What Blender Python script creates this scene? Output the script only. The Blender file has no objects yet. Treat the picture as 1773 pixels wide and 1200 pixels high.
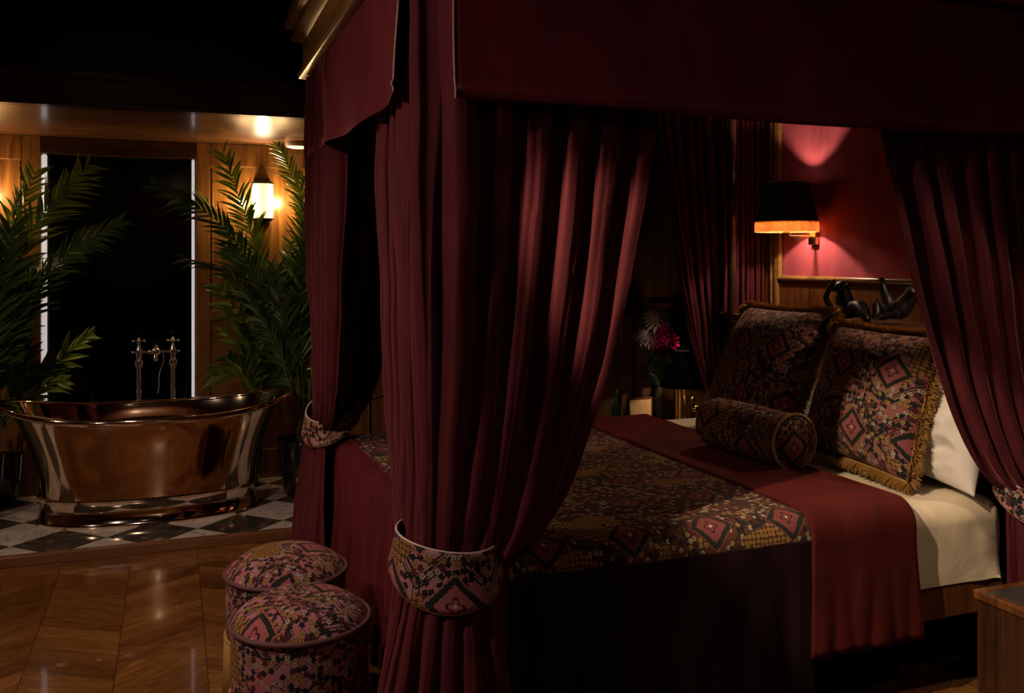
import bpy, bmesh, math, random
from mathutils import Vector, Matrix, noise
R = math.radians; PI = math.pi
random.seed(7)
scene = bpy.context.scene
COL = scene.collection
# ------------------------------------------------------------------ camera, world, lights, exposure
F_PX, HOR, TH, H = 1580.0, 453.0, R(20.37), 1.55
S_, C_ = math.sin(TH), math.cos(TH)
cd = bpy.data.cameras.new('camera'); cam = bpy.data.objects.new('camera', cd); COL.objects.link(cam)
cam.location = (0, 0, H); cam.rotation_euler = (R(90), 0, -TH)
cd.sensor_width = 36; cd.lens = F_PX / 1773 * 36; cd.shift_y = -(600 - HOR) / 1773
cd.clip_start = 0.05
scene.camera = cam
scene.view_settings.view_transform = 'Standard'; scene.view_settings.look = 'None'
scene.view_settings.gamma = 1; scene.view_settings.use_curve_mapping = False
scene.view_settings.exposure = 0.0
w = bpy.data.worlds.new('world'); scene.world = w; w.use_nodes = True
w.node_tree.nodes['Background'].inputs[0].default_value = (0.02, 0.016, 0.02, 1)
w.node_tree.nodes['Background'].inputs[1].default_value = 0.05

def light(name, kind, loc, energy, color, aim=None, size=0.05, cone=90, blend=0.5):
    ld = bpy.data.lights.new(name, kind); o = bpy.data.objects.new(name, ld); COL.objects.link(o)
    o.location = loc; ld.energy = energy; ld.color = color
    if kind == 'SPOT': ld.spot_size = R(cone); ld.spot_blend = blend; ld.shadow_soft_size = size
    elif kind == 'POINT': ld.shadow_soft_size = size
    elif kind == 'AREA': ld.size = size
    if aim is not None:
        o.rotation_euler = (Vector(aim) - Vector(loc)).to_track_quat('-Z', 'Y').to_euler()
    return o
WARM = (1.0, 0.72, 0.45)
# recessed ceiling downlights of the room, plus an unseen side fill (their fittings are built with the ceiling)
DOWN = [(-1.45, 1.90), (-0.45, 3.9), (0.1, -0.6), (2.38, 1.88), (-2.1, 3.6), (1.3, 0.4), (-0.4, 1.68)]
light('downlight_bed', 'SPOT', (2.38, 1.88, 2.86), 45, (1.0, 0.73, 0.49), (2.40, 1.92, 0), 0.03, 55, 0.22)
light('downlight_pillows', 'SPOT', (-0.4, 1.68, 2.86), 440, (1.0, 0.74, 0.48), (2.58, 2.60, 0.48), 0.025, 21.5, 0.45)
light('downlight_foot', 'SPOT', (-0.45, 3.9, 2.86), 56, (1.0, 0.68, 0.44), (-0.2, 3.6, 0), 0.05, 110, 0.8)
light('downlight_left', 'SPOT', (-1.45, 1.90, 2.86), 150, (1.0, 0.66, 0.52), (0.5, 2.7, 1.0), 0.08, 105, 1.0)
light('downlight_rear', 'SPOT', (0.1, -0.6, 2.86), 90, (1.0, 0.66, 0.42), (-0.2, -2.4, 1.0), 0.06, 130, 0.8)
light('downlight_corner', 'SPOT', (-2.1, 3.6, 2.86), 75, (1.0, 0.72, 0.45), (-1.2, 4.3, 0), 0.06, 120, 0.8)
light('fill_side', 'SPOT', (1.3, 0.4, 2.86), 11, (1.0, 0.62, 0.46), (1.5, 1.6, 0), 0.06, 120, 0.8)  # unseen lamp, there as general front fill on camera-facing surfaces

# ------------------------------------------------------------------ pixel -> place helpers
def ray(px, py):
    k = (px - 886.5) / F_PX
    return Vector((S_ + C_ * k, C_ - S_ * k, -(py - HOR) / F_PX))
def atY(px, py, Y):
    r = ray(px, py); return Vector((0, 0, H)) + r * (Y / r.y)
def atX(px, py, X):
    r = ray(px, py); return Vector((0, 0, H)) + r * (X / r.x)
def atZ(px, py, Z):
    r = ray(px, py); return Vector((0, 0, H)) + r * ((Z - H) / r.z)

# ------------------------------------------------------------------ node expression helper
class E:
    def __init__(s, nt, k): s.nt = nt; s.k = k
    def m(s, op, *a):
        n = s.nt.nodes.new('ShaderNodeMath'); n.operation = op
        for i, x in enumerate((s,) + a):
            if isinstance(x, E): x = x.k
            if isinstance(x, (int, float)): n.inputs[i].default_value = x
            else: s.nt.links.new(x, n.inputs[i])
        return E(s.nt, n.outputs[0])
    def __add__(s, o): return s.m('ADD', o)
    __radd__ = __add__
    def __sub__(s, o): return s.m('SUBTRACT', o)
    def __rsub__(s, o): return (s * -1) + o
    def __mul__(s, o): return s.m('MULTIPLY', o)
    __rmul__ = __mul__
    def __truediv__(s, o): return s.m('DIVIDE', o)
    def abs(s): return s.m('ABSOLUTE')
    def fract(s): return s.m('FRACT')
    def floor(s): return s.m('FLOOR')
    def lt(s, o): return s.m('LESS_THAN', o)
    def gt(s, o): return s.m('GREATER_THAN', o)
    def min(s, o): return s.m('MINIMUM', o)
    def max(s, o): return s.m('MAXIMUM', o)
    def near(s, c, wd): return (s - c).abs().lt(wd)
def Cc(c): return (c[0], c[1], c[2], 1)
class M:
    def __init__(s, name):
        s.mat = bpy.data.materials.new(name); s.mat.use_nodes = True; s.nt = s.mat.node_tree
        s.b = s.nt.nodes['Principled BSDF']
    def new(s, t): return s.nt.nodes.new(t)
    def link(s, a, b):
        if isinstance(a, E): a = a.k
        s.nt.links.new(a, b)
    def set(s, **kw):
        for k, v in kw.items():
            i = s.b.inputs[k.replace('_', ' ')]
            if isinstance(v, (E,)) or hasattr(v, 'links'): s.link(v, i)
            else: i.default_value = Cc(v) if isinstance(v, (tuple, list)) and len(v) == 3 else v
        return s
    def coord(s, which='Object', scale=(1, 1, 1)):
        if which == 'Pos': o = s.new('ShaderNodeNewGeometry').outputs['Position']
        else: o = s.new('ShaderNodeTexCoord').outputs[which]
        mp = s.new('ShaderNodeMapping'); s.link(o, mp.inputs[0]); mp.inputs['Scale'].default_value = scale
        return mp.outputs[0]
    def sep(s, v):
        n = s.new('ShaderNodeSeparateXYZ'); s.link(v, n.inputs[0]); return [E(s.nt, o) for o in n.outputs[:3]]
    def comb(s, x, y, z=0):
        n = s.new('ShaderNodeCombineXYZ')
        for i, a in enumerate((x, y, z)):
            if isinstance(a, E): s.link(a, n.inputs[i])
            else: n.inputs[i].default_value = a
        return n.outputs[0]
    def noise(s, v, scale, detail=4, rough=0.5, dist=0):
        n = s.new('ShaderNodeTexNoise'); s.link(v, n.inputs['Vector']); n.inputs['Scale'].default_value = scale
        n.inputs['Detail'].default_value = detail; n.inputs['Roughness'].default_value = rough
        n.inputs['Distortion'].default_value = dist
        return E(s.nt, n.outputs[0])
    def mix(s, f, a, b):
        n = s.new('ShaderNodeMix'); n.data_type = 'RGBA'
        for i, x in ((0, f), (6, a), (7, b)):
            if isinstance(x, E): s.link(x, n.inputs[i])
            elif isinstance(x, (tuple, list)): n.inputs[i].default_value = Cc(x)
            elif isinstance(x, (int, float)): n.inputs[i].default_value = x
            else: s.link(x, n.inputs[i])
        return n.outputs[2]
    def ramp(s, f, stops):
        n = s.new('ShaderNodeValToRGB'); s.link(f, n.inputs[0]); e = n.color_ramp.elements
        while len(e) < len(stops): e.new(0.5)
        for i, (p, c) in enumerate(stops): e[i].position = p; e[i].color = Cc(c)
        return n.outputs[0]
    def bump(s, h, strength=0.3, dist=0.01):
        n = s.new('ShaderNodeBump'); s.link(h, n.inputs['Height']); n.inputs['Strength'].default_value = strength
        n.inputs['Distance'].default_value = dist; s.link(n.outputs[0], s.b.inputs['Normal']); return s

def plain(name, col, rough=0.5, metal=0.0, **kw):
    m = M(name); v = m.coord('Object'); n = m.noise(v, 30, 3)
    c = m.ramp(n, [(0.3, tuple(x * 0.86 for x in col)), (0.7, col)])
    m.set(Base_Color=c, Roughness=rough, Metallic=metal, **kw); return m.mat
def wood(name, dark, light_, grain='z', rough=0.3, coat=0.3, which='Pos', sc=1.0):
    m = M(name)
    s = {'z': (9, 9, 0.7), 'y': (9, 0.7, 9), 'x': (0.7, 9, 9)}[grain]
    v = m.coord(which, tuple(a * sc for a in s)); n = m.noise(v, 1.6, 8, 0.62, 1.2)
    v2 = m.coord(which, tuple(a * sc * 8 for a in s)); n2 = m.noise(v2, 2.0, 4, 0.6)
    f = n * 0.75 + n2 * 0.25
    c = m.ramp(f, [(0.36, dark), (0.5, tuple((a + b) / 2 for a, b in zip(dark, light_))), (0.66, light_)])
    m.set(Base_Color=c, Roughness=rough, Coat_Weight=coat, Coat_Roughness=0.12); m.bump(f, 0.08, 0.004)
    return m.mat
def velvet(name, col, sheen=(0.9, 0.25, 0.3), sw=0.5, bumpy=0.25):
    m = M(name); v = m.coord('Pos', (1, 1, 0.35)); n = m.noise(v, 7, 5, 0.6, 0.6); f = m.noise(m.coord('Pos'), 260, 2)
    c = m.ramp(n, [(0.3, tuple(a * 0.72 for a in col)), (0.7, tuple(a * 1.25 for a in col))])
    m.set(Base_Color=c, Roughness=0.85, Sheen_Weight=sw, Sheen_Roughness=0.35, Sheen_Tint=sheen, Specular_IOR_Level=0.15)
    m.bump(n * 0.8 + f * 0.2, bumpy, 0.01); return m.mat

def tapestry(name, base1, base2, off=(0, 0), cell=0.30, gold=0.585):
    """Woven carpet-like cloth: mauve ground, dark outlines, small star flowers, gold patches, diamond medallions."""
    m = M(name); tc = m.new('ShaderNodeUVMap'); mp = m.new('ShaderNodeMapping'); m.link(tc.outputs[0], mp.inputs[0])
    mp.inputs['Location'].default_value = (off[0], off[1], 0); P = mp.outputs[0]
    u, v, _ = m.sep(P)
    wob = (m.noise(P, 14, 2) - 0.5) * 0.016; wob2 = (m.noise(m.comb(u + 7.3, v), 14, 2) - 0.5) * 0.016
    uu, vv = u + wob, v + wob2
    row = (vv / cell).floor()
    cx = ((uu / cell + row * 0.5).fract() - 0.5) * cell
    cy = ((vv / cell).fract() - 0.5) * cell
    a, b = cx.abs(), cy.abs(); dd = a + b; oc = a.max(b).max(dd * 0.72)
    def flowers(scale, rnd, R0=0.26, amp=0.17, petals=5):
        vo = m.new('ShaderNodeTexVoronoi'); vo.voronoi_dimensions = '2D'; m.link(P, vo.inputs['Vector'])
        vo.inputs['Scale'].default_value = scale; vo.inputs['Randomness'].default_value = rnd
        px, py, _ = m.sep(vo.outputs['Position']); dx, dy = (u - px) * scale, (v - py) * scale
        r = (dx * dx + dy * dy).m('SQRT'); th = dy.m('ARCTAN2', dx)
        q = r / ((th * (petals / 2)).m('COSINE').abs() * amp + R0)
        cr, cg, cb = m.sep(vo.outputs['Color'])
        return r, q, cr, cg
    n1 = m.noise(P, 5.5, 2); n2 = m.noise(m.comb(u + 31.0, v + 4.0), 4.2, 2, 0.4, 0.5)
    col = m.ramp(n1, [(0.35, base1), (0.62, base2)])
    dark = (0.012, 0.020, 0.014); navy = (0.010, 0.010, 0.018)
    # zigzag stripes in some areas
    zz = (v * 52 + ((u * 26).fract() - 0.5).abs() * 2.2).fract()
    stripe = zz.lt(0.42) * n2.lt(0.40)
    col = m.mix(stripe * 0.85, col, dark)
    # outlines
    lines = (dd.near(0.128, 0.0035) + dd.near(0.139, 0.002) + oc.near(0.112, 0.004) + oc.near(0.092, 0.0018) + (a - b).near(0.03, 0.003) * oc.gt(0.112)).min(1.0)
    col = m.mix(lines, col, dark)
    # flowers
    r, q, c1, c2 = flowers(50, 0.8)
    fcol = m.mix(c1.gt(0.42), navy, m.mix(c1.gt(0.60), (0.11, 0.018, 0.022), m.mix(c1.gt(0.78), (0.42, 0.26, 0.07), (0.50, 0.40, 0.32))))
    on = c2.gt(0.16)
    col = m.mix(q.lt(1.28) * on, col, navy); col = m.mix(q.lt(1.0) * on, col, fcol); col = m.mix(r.near(0.13, 0.05) * on, col, dark)
    # gold patches of dense flowers
    r2, q2, d1, d2 = flowers(62, 0.25, 0.28, 0.17, 6)
    gp = n2.gt(gold)
    g = m.mix(q2.lt(1.0), (0.07, 0.03, 0.02), (0.34, 0.19, 0.045)); g = m.mix(r2.lt(0.13), g, (0.10, 0.04, 0.02))
    col = m.mix(gp, col, g)
    # medallions
    ser = ((u * 90).fract() - 0.5).abs() * 0.008
    col = m.mix(dd.lt(0.086) * 1.0, col, m.mix(0.5, base1, (0.26, 0.07, 0.08)))
    ring = (dd + ser).near(0.070, 0.011); col = m.mix(ring, col, dark)
    rr = (cx * cx + cy * cy).m('SQRT'); th = cy.m('ARCTAN2', cx); qq = rr / ((th * 4).m('COSINE') * 0.005 + 0.018)
    col = m.mix(qq.near(1.0, 0.16), col, (0.05, 0.01, 0.015)); col = m.mix(rr.lt(0.005), col, (0.55, 0.42, 0.36))
    f = m.noise(P, 600, 2)
    col2 = m.mix(f * 0.35, col, (0, 0, 0))
    m.set(Base_Color=col2, Roughness=0.9, Sheen_Weight=0.12, Sheen_Roughness=0.5, Sheen_Tint=(0.55, 0.25, 0.15), Specular_IOR_Level=0.2)
    m.bump(f + lines * 0.5, 0.35, 0.002); return m.mat

def emit(name, col, strength):
    m = M(name); n = m.noise(m.coord('Object'), 20, 2)
    m.set(Base_Color=tuple(min(1, c) for c in col), Emission_Color=m.ramp(n, [(0.2, tuple(c * 0.93 for c in col)), (0.8, col)]), Emission_Strength=strength); return m.mat

MW = wood('walnut_panel', (0.055, 0.018, 0.006), (0.20, 0.075, 0.022), 'z', 0.32, 0.35)
MWY = wood('walnut_beam', (0.080, 0.030, 0.012), (0.22, 0.10, 0.04), 'x', 0.30, 0.5)
MWA = wood('golden_walnut', (0.085, 0.032, 0.008), (0.30, 0.135, 0.035), 'z', 0.32, 0.35)
MWD = wood('dark_walnut', (0.014, 0.005, 0.003), (0.045, 0.016, 0.008), 'x', 0.30, 0.3)
MWV = wood('dark_walnut_upright', (0.020, 0.008, 0.004), (0.075, 0.030, 0.012), 'z', 0.35, 0.3)
MGILT = wood('gilt_wood', (0.16, 0.075, 0.02), (0.42, 0.24, 0.075), 'y', 0.3, 0.5)
MBLACK = plain('black_paint', (0.004, 0.004, 0.004), 0.35)
MCEIL = plain('ceiling_black', (0.006, 0.005, 0.006), 0.4)
MV = velvet('burgundy_velvet', (0.072, 0.011, 0.016), (0.80, 0.26, 0.28), 0.45)
MV2 = velvet('valance_velvet', (0.088, 0.008, 0.016), (0.8, 0.20, 0.24), 0.42, 0.12)
MVR = velvet('runner_velvet', (0.066, 0.007, 0.006), (0.7, 0.10, 0.07), 0.2, 0.3)
MVD = velvet('bedspread_velvet', (0.07, 0.007, 0.012), (0.7, 0.10, 0.13), 0.3, 0.3)
MVP = velvet('wall_velvet', (0.38, 0.075, 0.10), (0.9, 0.3, 0.4), 0.35, 0.15)
MGOLDF = plain('gold_fringe', (0.50, 0.30, 0.09), 0.7)
def translucent(m_, col, f=0.4):
    nt = m_.node_tree; t = nt.nodes.new('ShaderNodeBsdfTranslucent'); t.inputs[0].default_value = Cc(col)
    x = nt.nodes.new('ShaderNodeMixShader'); x.inputs[0].default_value = f; nt.links.new(nt.nodes['Principled BSDF'].outputs[0], x.inputs[1])
    nt.links.new(t.outputs[0], x.inputs[2]); nt.links.new(x.outputs[0], nt.nodes['Material Output'].inputs[0])
translucent(MGOLDF, (0.6, 0.38, 0.12), 0.4)
MORANGE = plain('orange_fringe', (0.60, 0.26, 0.06), 0.7, Transmission_Weight=0.0)
MBRASS = plain('brass', (0.75, 0.50, 0.18), 0.22, 1.0)
MCHROME = plain('chrome', (0.90, 0.88, 0.88), 0.14, 1.0)
MNICK = plain('polished_nickel_copper', (0.78, 0.65, 0.54), 0.07, 1.0)
MBRONZE = plain('black_bronze', (0.006, 0.006, 0.006), 0.45, 0.0, Specular_IOR_Level=0.4)
MT1 = tapestry('stool_tapestry', (0.40, 0.12, 0.15), (0.34, 0.18, 0.22), (0.03, 0.06))
MT2 = tapestry('cushion_tapestry', (0.28, 0.085, 0.08), (0.27, 0.13, 0.10), (0.11, 0.21), 0.26, 0.64)
MT3 = tapestry('coverlet_tapestry', (0.10, 0.028, 0.022), (0.085, 0.040, 0.016), (0.2, 0.04))
MT4 = tapestry('tieback_tapestry', (0.38, 0.16, 0.17), (0.36, 0.20, 0.19), (0.02, 0.13), 0.20, 0.64)

def mat_linen(name, col):
    m = M(name); v = m.coord('Pos'); n = m.noise(v, 5, 5, 0.6, 0.8); f = m.noise(v, 400, 2)
    m.set(Base_Color=m.ramp(n, [(0.3, tuple(c * 0.93 for c in col)), (0.7, col)]), Roughness=0.8, Sheen_Weight=0.1)
    m.bump(n * 0.9 + f * 0.1, 0.25, 0.015); return m.mat
MSHEET = mat_linen('cream_sheet', (0.76, 0.65, 0.47))
MPILLOW = mat_linen('white_pillowcase', (0.66, 0.62, 0.57))

def mat_chevron():
    m = M('chevron_parquet'); P = m.coord('Pos'); x, y, z = m.sep(P); pw = 0.3265
    s = (x - 0.122) / pw; idx = s.floor(); f = s.fract()
    odd = (idx * 0.5).fract().gt(0.25)
    tri = odd * f + (1 - odd) * (1 - f)
    wv = (y - tri * (pw * 0.62)) / 0.115
    pi_ = wv.floor(); pf = wv.fract()
    wn = m.new('ShaderNodeTexWhiteNoise'); wn.noise_dimensions = '2D'; m.link(m.comb(idx, pi_), wn.inputs['Vector'])
    rnd = E(m.nt, wn.outputs[0])
    along = x * 1.0 + rnd * 7; g = m.noise(m.comb(along * 3.0, wv * 1.3, rnd * 30), 2.6, 8, 0.65, 1.5)
    g2 = m.noise(m.comb(along * 5.0, wv * 9, rnd * 9), 3.0, 4, 0.6)
    c = m.ramp(g * 0.6 + g2 * 0.2 + rnd * 0.2, [(0.28, (0.050, 0.016, 0.004)), (0.48, (0.135, 0.052, 0.013)), (0.72, (0.26, 0.120, 0.032))])
    gap = pf.lt(0.018).max(f.lt(0.008)).max(f.gt(0.992))
    c = m.mix(gap * 0.65, c, (0.02, 0.008, 0.003))
    m.set(Base_Color=c, Roughness=(g * 0.12 + 0.13), Coat_Weight=0.6, Coat_Roughness=0.05)
    m.bump(m.noise(P, 5, 3) * 0.6 - gap * 0.4 + g * 0.1, 0.12, 0.006); return m.mat
MFLOOR = mat_chevron()
def mat_checker():
    m = M('marble_checker'); P = m.coord('Pos'); x, y, z = m.sep(P); sd = 0.467
    p, q = x + 0.339, y - 5.42
    a, b = (p + q) / sd, (p - q) / sd
    ck = ((a.floor() + b.floor()) * 0.5).fract().gt(0.25)
    wp = m.noise(P, 3.2, 6, 0.6, 1.2); vein = (wp - 0.5).abs().lt(0.010); vs = m.noise(P, 9, 6, 0.6, 1.0)
    vein2 = (vs - 0.5).abs().lt(0.008)
    wh = m.mix((vein + vein2 * 0.5).min(1.0) * 0.6, m.ramp(wp, [(0.3, (0.50, 0.45, 0.45)), (0.7, (0.68, 0.62, 0.62))]), (0.16, 0.14, 0.15))
    dk = m.mix(vein * 0.4, m.ramp(wp, [(0.3, (0.035, 0.03, 0.028)), (0.7, (0.075, 0.065, 0.055))]), (0.3, 0.28, 0.25))
    c = m.mix(ck, dk, wh)
    line = a.fract().lt(0.008).max(b.fract().lt(0.008)); c = m.mix(line * 0.7, c, (0.05, 0.04, 0.04))
    m.set(Base_Color=c, Roughness=0.10, Coat_Weight=0.3); return m.mat
MCHECK = mat_checker()
def mat_darkmarble():
    m = M('dark_marble'); P = m.coord('Pos'); n = m.noise(P, 2.6, 6, 0.6, 1.5); v = (n - 0.52).abs().lt(0.010)
    c = m.mix(v, m.ramp(n, [(0.3, (0.03, 0.03, 0.028)), (0.7, (0.10, 0.10, 0.095))]), (0.75, 0.72, 0.66))
    m.set(Base_Color=c, Roughness=0.18); return m.mat
MDM = mat_darkmarble()

# ------------------------------------------------------------------ mesh builder
class MB:
    def __init__(s): s.v = []; s.f = []; s.uv = []
    def add(s, verts, faces, uvs=None):
        o = len(s.v); s.v += [tuple(p) for p in verts]; s.uv += list(uvs) if uvs else [(p[0] + p[1] * 0.3, p[2] + p[1]) for p in verts]
        s.f += [tuple(i + o for i in f) for f in faces]; return s
    def box(s, x0, y0, z0, x1, y1, z1, bev=0.0):
        bm = bmesh.new(); bmesh.ops.create_cube(bm, size=1)
        for p in bm.verts:
            p.co = Vector(((x0 + x1) / 2 + p.co.x * (x1 - x0), (y0 + y1) / 2 + p.co.y * (y1 - y0), (z0 + z1) / 2 + p.co.z * (z1 - z0)))
        if bev: bmesh.ops.bevel(bm, geom=bm.edges[:], offset=bev, segments=2, affect='EDGES', profile=0.5)
        bm.verts.index_update(); s.add([p.co[:] for p in bm.verts], [[q.index for q in f.verts] for f in bm.faces]); bm.free(); return s
    def grid(s, nu, nv, fn, uvf=None, cu=False, cv=False):
        vs = []; uv = []
        for j in range(nv):
            for i in range(nu):
                a = i / (nu if cu else nu - 1); b = j / (nv if cv else nv - 1)
                vs.append(fn(a, b)); uv.append(uvf(a, b) if uvf else (a, b))
        fs = []
        for j in range(nv if cv else nv - 1):
            for i in range(nu if cu else nu - 1):
                i2 = (i + 1) % nu; j2 = (j + 1) % nv
                fs.append((j * nu + i, j * nu + i2, j2 * nu + i2, j2 * nu + i))
        return s.add(vs, fs, uv)
    def lathe(s, prof, seg=32, c=(0, 0, 0), sx=1, sy=1, axis='z', ripple=0, rn=0, cap=True):
        n = len(prof); vs = []; uv = []
        for r, z in prof:
            for i in range(seg):
                a = 2 * PI * i / seg; rr = r * (1 + ripple * math.cos(rn * a))
                p = Vector((rr * math.cos(a) * sx, rr * math.sin(a) * sy, z))
                if axis == 'y': p = Vector((p.x, p.z, p.y))
                if axis == 'x': p = Vector((p.z, p.x, p.y))
                vs.append(p + Vector(c)); uv.append((a * 0.2, z))
        fs = [(j * seg + i, j * seg + (i + 1) % seg, (j + 1) * seg + (i + 1) % seg, (j + 1) * seg + i) for j in range(n - 1) for i in range(seg)]
        if cap and prof[0][0] > 1e-6: fs.append(tuple(range(seg - 1, -1, -1)))
        if cap and prof[-1][0] > 1e-6: fs.append(tuple((n - 1) * seg + i for i in range(seg)))
        return s.add(vs, fs, uv)
    def tube(s, pts, rad, seg=8, closed=False):
        pts = [Vector(p) for p in pts]; n = len(pts); rads = rad if isinstance(rad, (list, tuple)) else [rad] * n
        vs = []; up = Vector((0.13, 0.21, 0.97))
        for i, p in enumerate(pts):
            t = (pts[(i + 1) % n] - pts[i - 1]) if closed else (pts[min(i + 1, n - 1)] - pts[max(i - 1, 0)])
            t.normalize(); a = t.cross(up)
            if a.length < 0.05: a = t.cross(Vector((1, 0, 0)))
            a.normalize(); b = t.cross(a)
            for k in range(seg):
                q = 2 * PI * k / seg; vs.append(p + (a * math.cos(q) + b * math.sin(q)) * rads[i])
        m = n if closed else n - 1
        fs = [(i * seg + k, i * seg + (k + 1) % seg, ((i + 1) % n) * seg + (k + 1) % seg, ((i + 1) % n) * seg + k) for i in range(m) for k in range(seg)]
        if not closed: fs += [tuple(range(seg - 1, -1, -1)), tuple((n - 1) * seg + k for k in range(seg))]
        return s.add(vs, fs)
    def ball(s, c, r, seg=16, sc=(1, 1, 1)):
        prof = [(r * math.sin(PI * i / (seg // 2)), -r * math.cos(PI * i / (seg // 2))) for i in range(seg // 2 + 1)]
        o = len(s.v); s.lathe([(max(a, 1e-7), b) for a, b in prof], seg)
        for i in range(o, len(s.v)):
            x, y, z = s.v[i]; s.v[i] = (c[0] + x * sc[0], c[1] + y * sc[1], c[2] + z * sc[2])
        return s
    def build(s, name, mat, parent=None, smooth=True, solid=0, sharp=40, xf=None, weld=False):
        me = bpy.data.meshes.new(name)
        vs = [xf @ Vector(p) for p in s.v] if xf else s.v
        me.from_pydata([tuple(p) for p in vs], [], s.f)
        ul = me.uv_layers.new(name='UVMap')
        for l in me.loops: ul.data[l.index].uv = s.uv[l.vertex_index]
        me.materials.append(mat); me.update()
        bm = bmesh.new(); bm.from_mesh(me)
        if weld: bmesh.ops.remove_doubles(bm, verts=bm.verts, dist=1e-5)
        bmesh.ops.recalc_face_normals(bm, faces=bm.faces); bm.to_mesh(me); bm.free()
        if smooth:
            for p in me.polygons: p.use_smooth = True
            me.set_sharp_from_angle(angle=R(sharp))
        o = bpy.data.objects.new(name, me); COL.objects.link(o)
        if parent: o.parent = parent; o.matrix_parent_inverse = Matrix.Translation(parent.location).inverted()
        if solid:
            md = o.modifiers.new('thickness', 'SOLIDIFY'); md.thickness = solid; md.offset = 0
        return o
def tag(o, label, cat, group=None, kind=None):
    o['label'] = label; o['category'] = cat
    if group: o['group'] = group
    if kind: o['kind'] = kind
    return o
def thing(name, label, cat, loc, group=None):
    o = bpy.data.objects.new(name, None); COL.objects.link(o); o.location = loc; o.empty_display_size = 0.05
    return tag(o, label, cat, group)
def struct(name, mb, mat, parent=None, **kw):
    o = mb.build(name, mat, parent, **kw)
    if not parent: o['kind'] = 'structure'
    return o
def lerp(a, b, t): return a + (b - a) * t
def sm(t): t = max(0, min(1, t)); return t * t * (3 - 2 * t)
def polyline(pts):
    pts = [Vector(p) for p in pts]; L = [0]
    for a, b in zip(pts, pts[1:]): L.append(L[-1] + (b - a).length)
    def f(t):
        s = max(0, min(1, t)) * L[-1]
        for i in range(len(pts) - 1):
            if s <= L[i + 1] or i == len(pts) - 2:
                return pts[i].lerp(pts[i + 1], (s - L[i]) / max(1e-9, L[i + 1] - L[i]))
    f.length = L[-1]; return f
def spline(pts, n=8):
    P = [Vector(p) for p in pts]; P = [P[0] * 2 - P[1]] + P + [P[-1] * 2 - P[-2]]; out = []
    for i in range(1, len(P) - 2):
        for k in range(n):
            t = k / n; p0, p1, p2, p3 = P[i - 1:i + 3]
            out.append(0.5 * ((2 * p1) + (p2 - p0) * t + (2 * p0 - 5 * p1 + 4 * p2 - p3) * t * t + (3 * p1 - p0 - 3 * p2 + p3) * t ** 3))
    out.append(P[-2]); return out

# ------------------------------------------------------------------ the room
XW, YB, CZ, PZ = 3.34, 6.55, 2.92, 0.05      # head wall, alcove back wall, ceiling height, tub platform height
struct('floor', MB().box(-3.3, -2.4, -0.1, XW, 5.25, 0), MFLOOR, smooth=False)
struct('trim_1', MB().box(-3.3, 5.21, 0, 1.4, 5.262, PZ + 0.002, 0.004), MWY, smooth=False)
struct('floor_platform', MB().box(-3.3, 5.262, -0.1, 1.4, YB, PZ), MCHECK, smooth=False)
struct('ceiling', MB().box(-3.3, -2.4, CZ, XW, 5.4, CZ + 0.1), MCEIL, smooth=False)
struct('wall_left', MB().box(-3.4, -2.4, 0, -3.3, YB + 0.1, CZ), MW, smooth=False)
wb = MB().box(-3.3, -2.5, 0, XW, -2.4, CZ)
for i in range(7):
    x = -3.1 + i * 0.92
    wb.box(x, -2.4, 0.2, x + 0.09, -2.37, 2.7, 0.006)
wb.box(-3.3, -2.4, 0, XW, -2.365, 0.2, 0.006); wb.box(-3.3, -2.4, 0.95, XW, -2.368, 1.05, 0.006); wb.box(-3.3, -2.4, 2.7, XW, -2.365, CZ, 0.006)
struct('wall_rear', wb, MW, smooth=False)
# alcove
struct('wall_upper', MB().box(-3.3, 5.28, 2.55, XW, 5.40, CZ), MBLACK, smooth=False)
struct('trim_2', MB().box(-3.3, 5.235, 2.36, 1.4, 5.285, 2.53).box(-3.3, 5.20, 2.50, 1.4, 5.28, 2.548, 0.012).box(-3.3, 5.215, 2.357, 1.4, 5.285, 2.385, 0.006), MWD, smooth=False)
struct('ceiling_alcove', MB().box(-3.3, 5.262, 2.357, 1.4, YB, 2.44), MWY, smooth=False)
WX0, WX1, WZ1 = -0.765, 0.115, 2.245
wa = MB().box(-3.3, YB, 0, WX0 - 0.03, YB + 0.1, 2.357).box(WX1 + 0.03, YB, 0, 1.5, YB + 0.1, 2.357).box(WX0 - 0.03, YB, WZ1, WX1 + 0.03, YB + 0.1, 2.357).box(WX0 - 0.03, YB, 0, WX1 + 0.03, YB + 0.1, 0.12)
def stile(x0, x1, z0=PZ, z1=2.357): wa.box(x0, YB - 0.022, z0, x1, YB + 0.01, z1, 0.005)
stile(WX1 + 0.03, 0.235); stile(0.86, 1.0); stile(-0.90, WX0 - 0.03); stile(-1.55, -1.4)
for (a, b) in ((0.235, 0.86), (-1.4, -0.90)):
    wa.box(a, YB - 0.02, 2.20, b, YB + 0.01, 2.357, 0.005); wa.box(a, YB - 0.02, 1.15, b, YB + 0.01, 1.22, 0.005); wa.box(a, YB - 0.02, PZ, b, YB + 0.01, 0.25, 0.005)
    wa.box(a + 0.012, YB - 0.012, 1.24, a + 0.024, YB + 0.005, 2.18, 0.003); wa.box(b - 0.024, YB - 0.012, 1.24, b - 0.012, YB + 0.005, 2.18, 0.003)
struct('wall_alcove', wa, MWA, smooth=False)
struct('wall_alcove_side', MB().box(1.4, 5.28, 0, 1.5, YB, 2.55), MW, smooth=False)
struct('trim_3', MB().box(WX0 - 0.03, YB - 0.03, WZ1, WX1 + 0.03, YB + 0.02, 2.30, 0.004), MWD, smooth=False)
glass = M('night_glass').set(Base_Color=(0.002, 0.002, 0.002), Roughness=0.08, Specular_IOR_Level=0.12).mat
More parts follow.
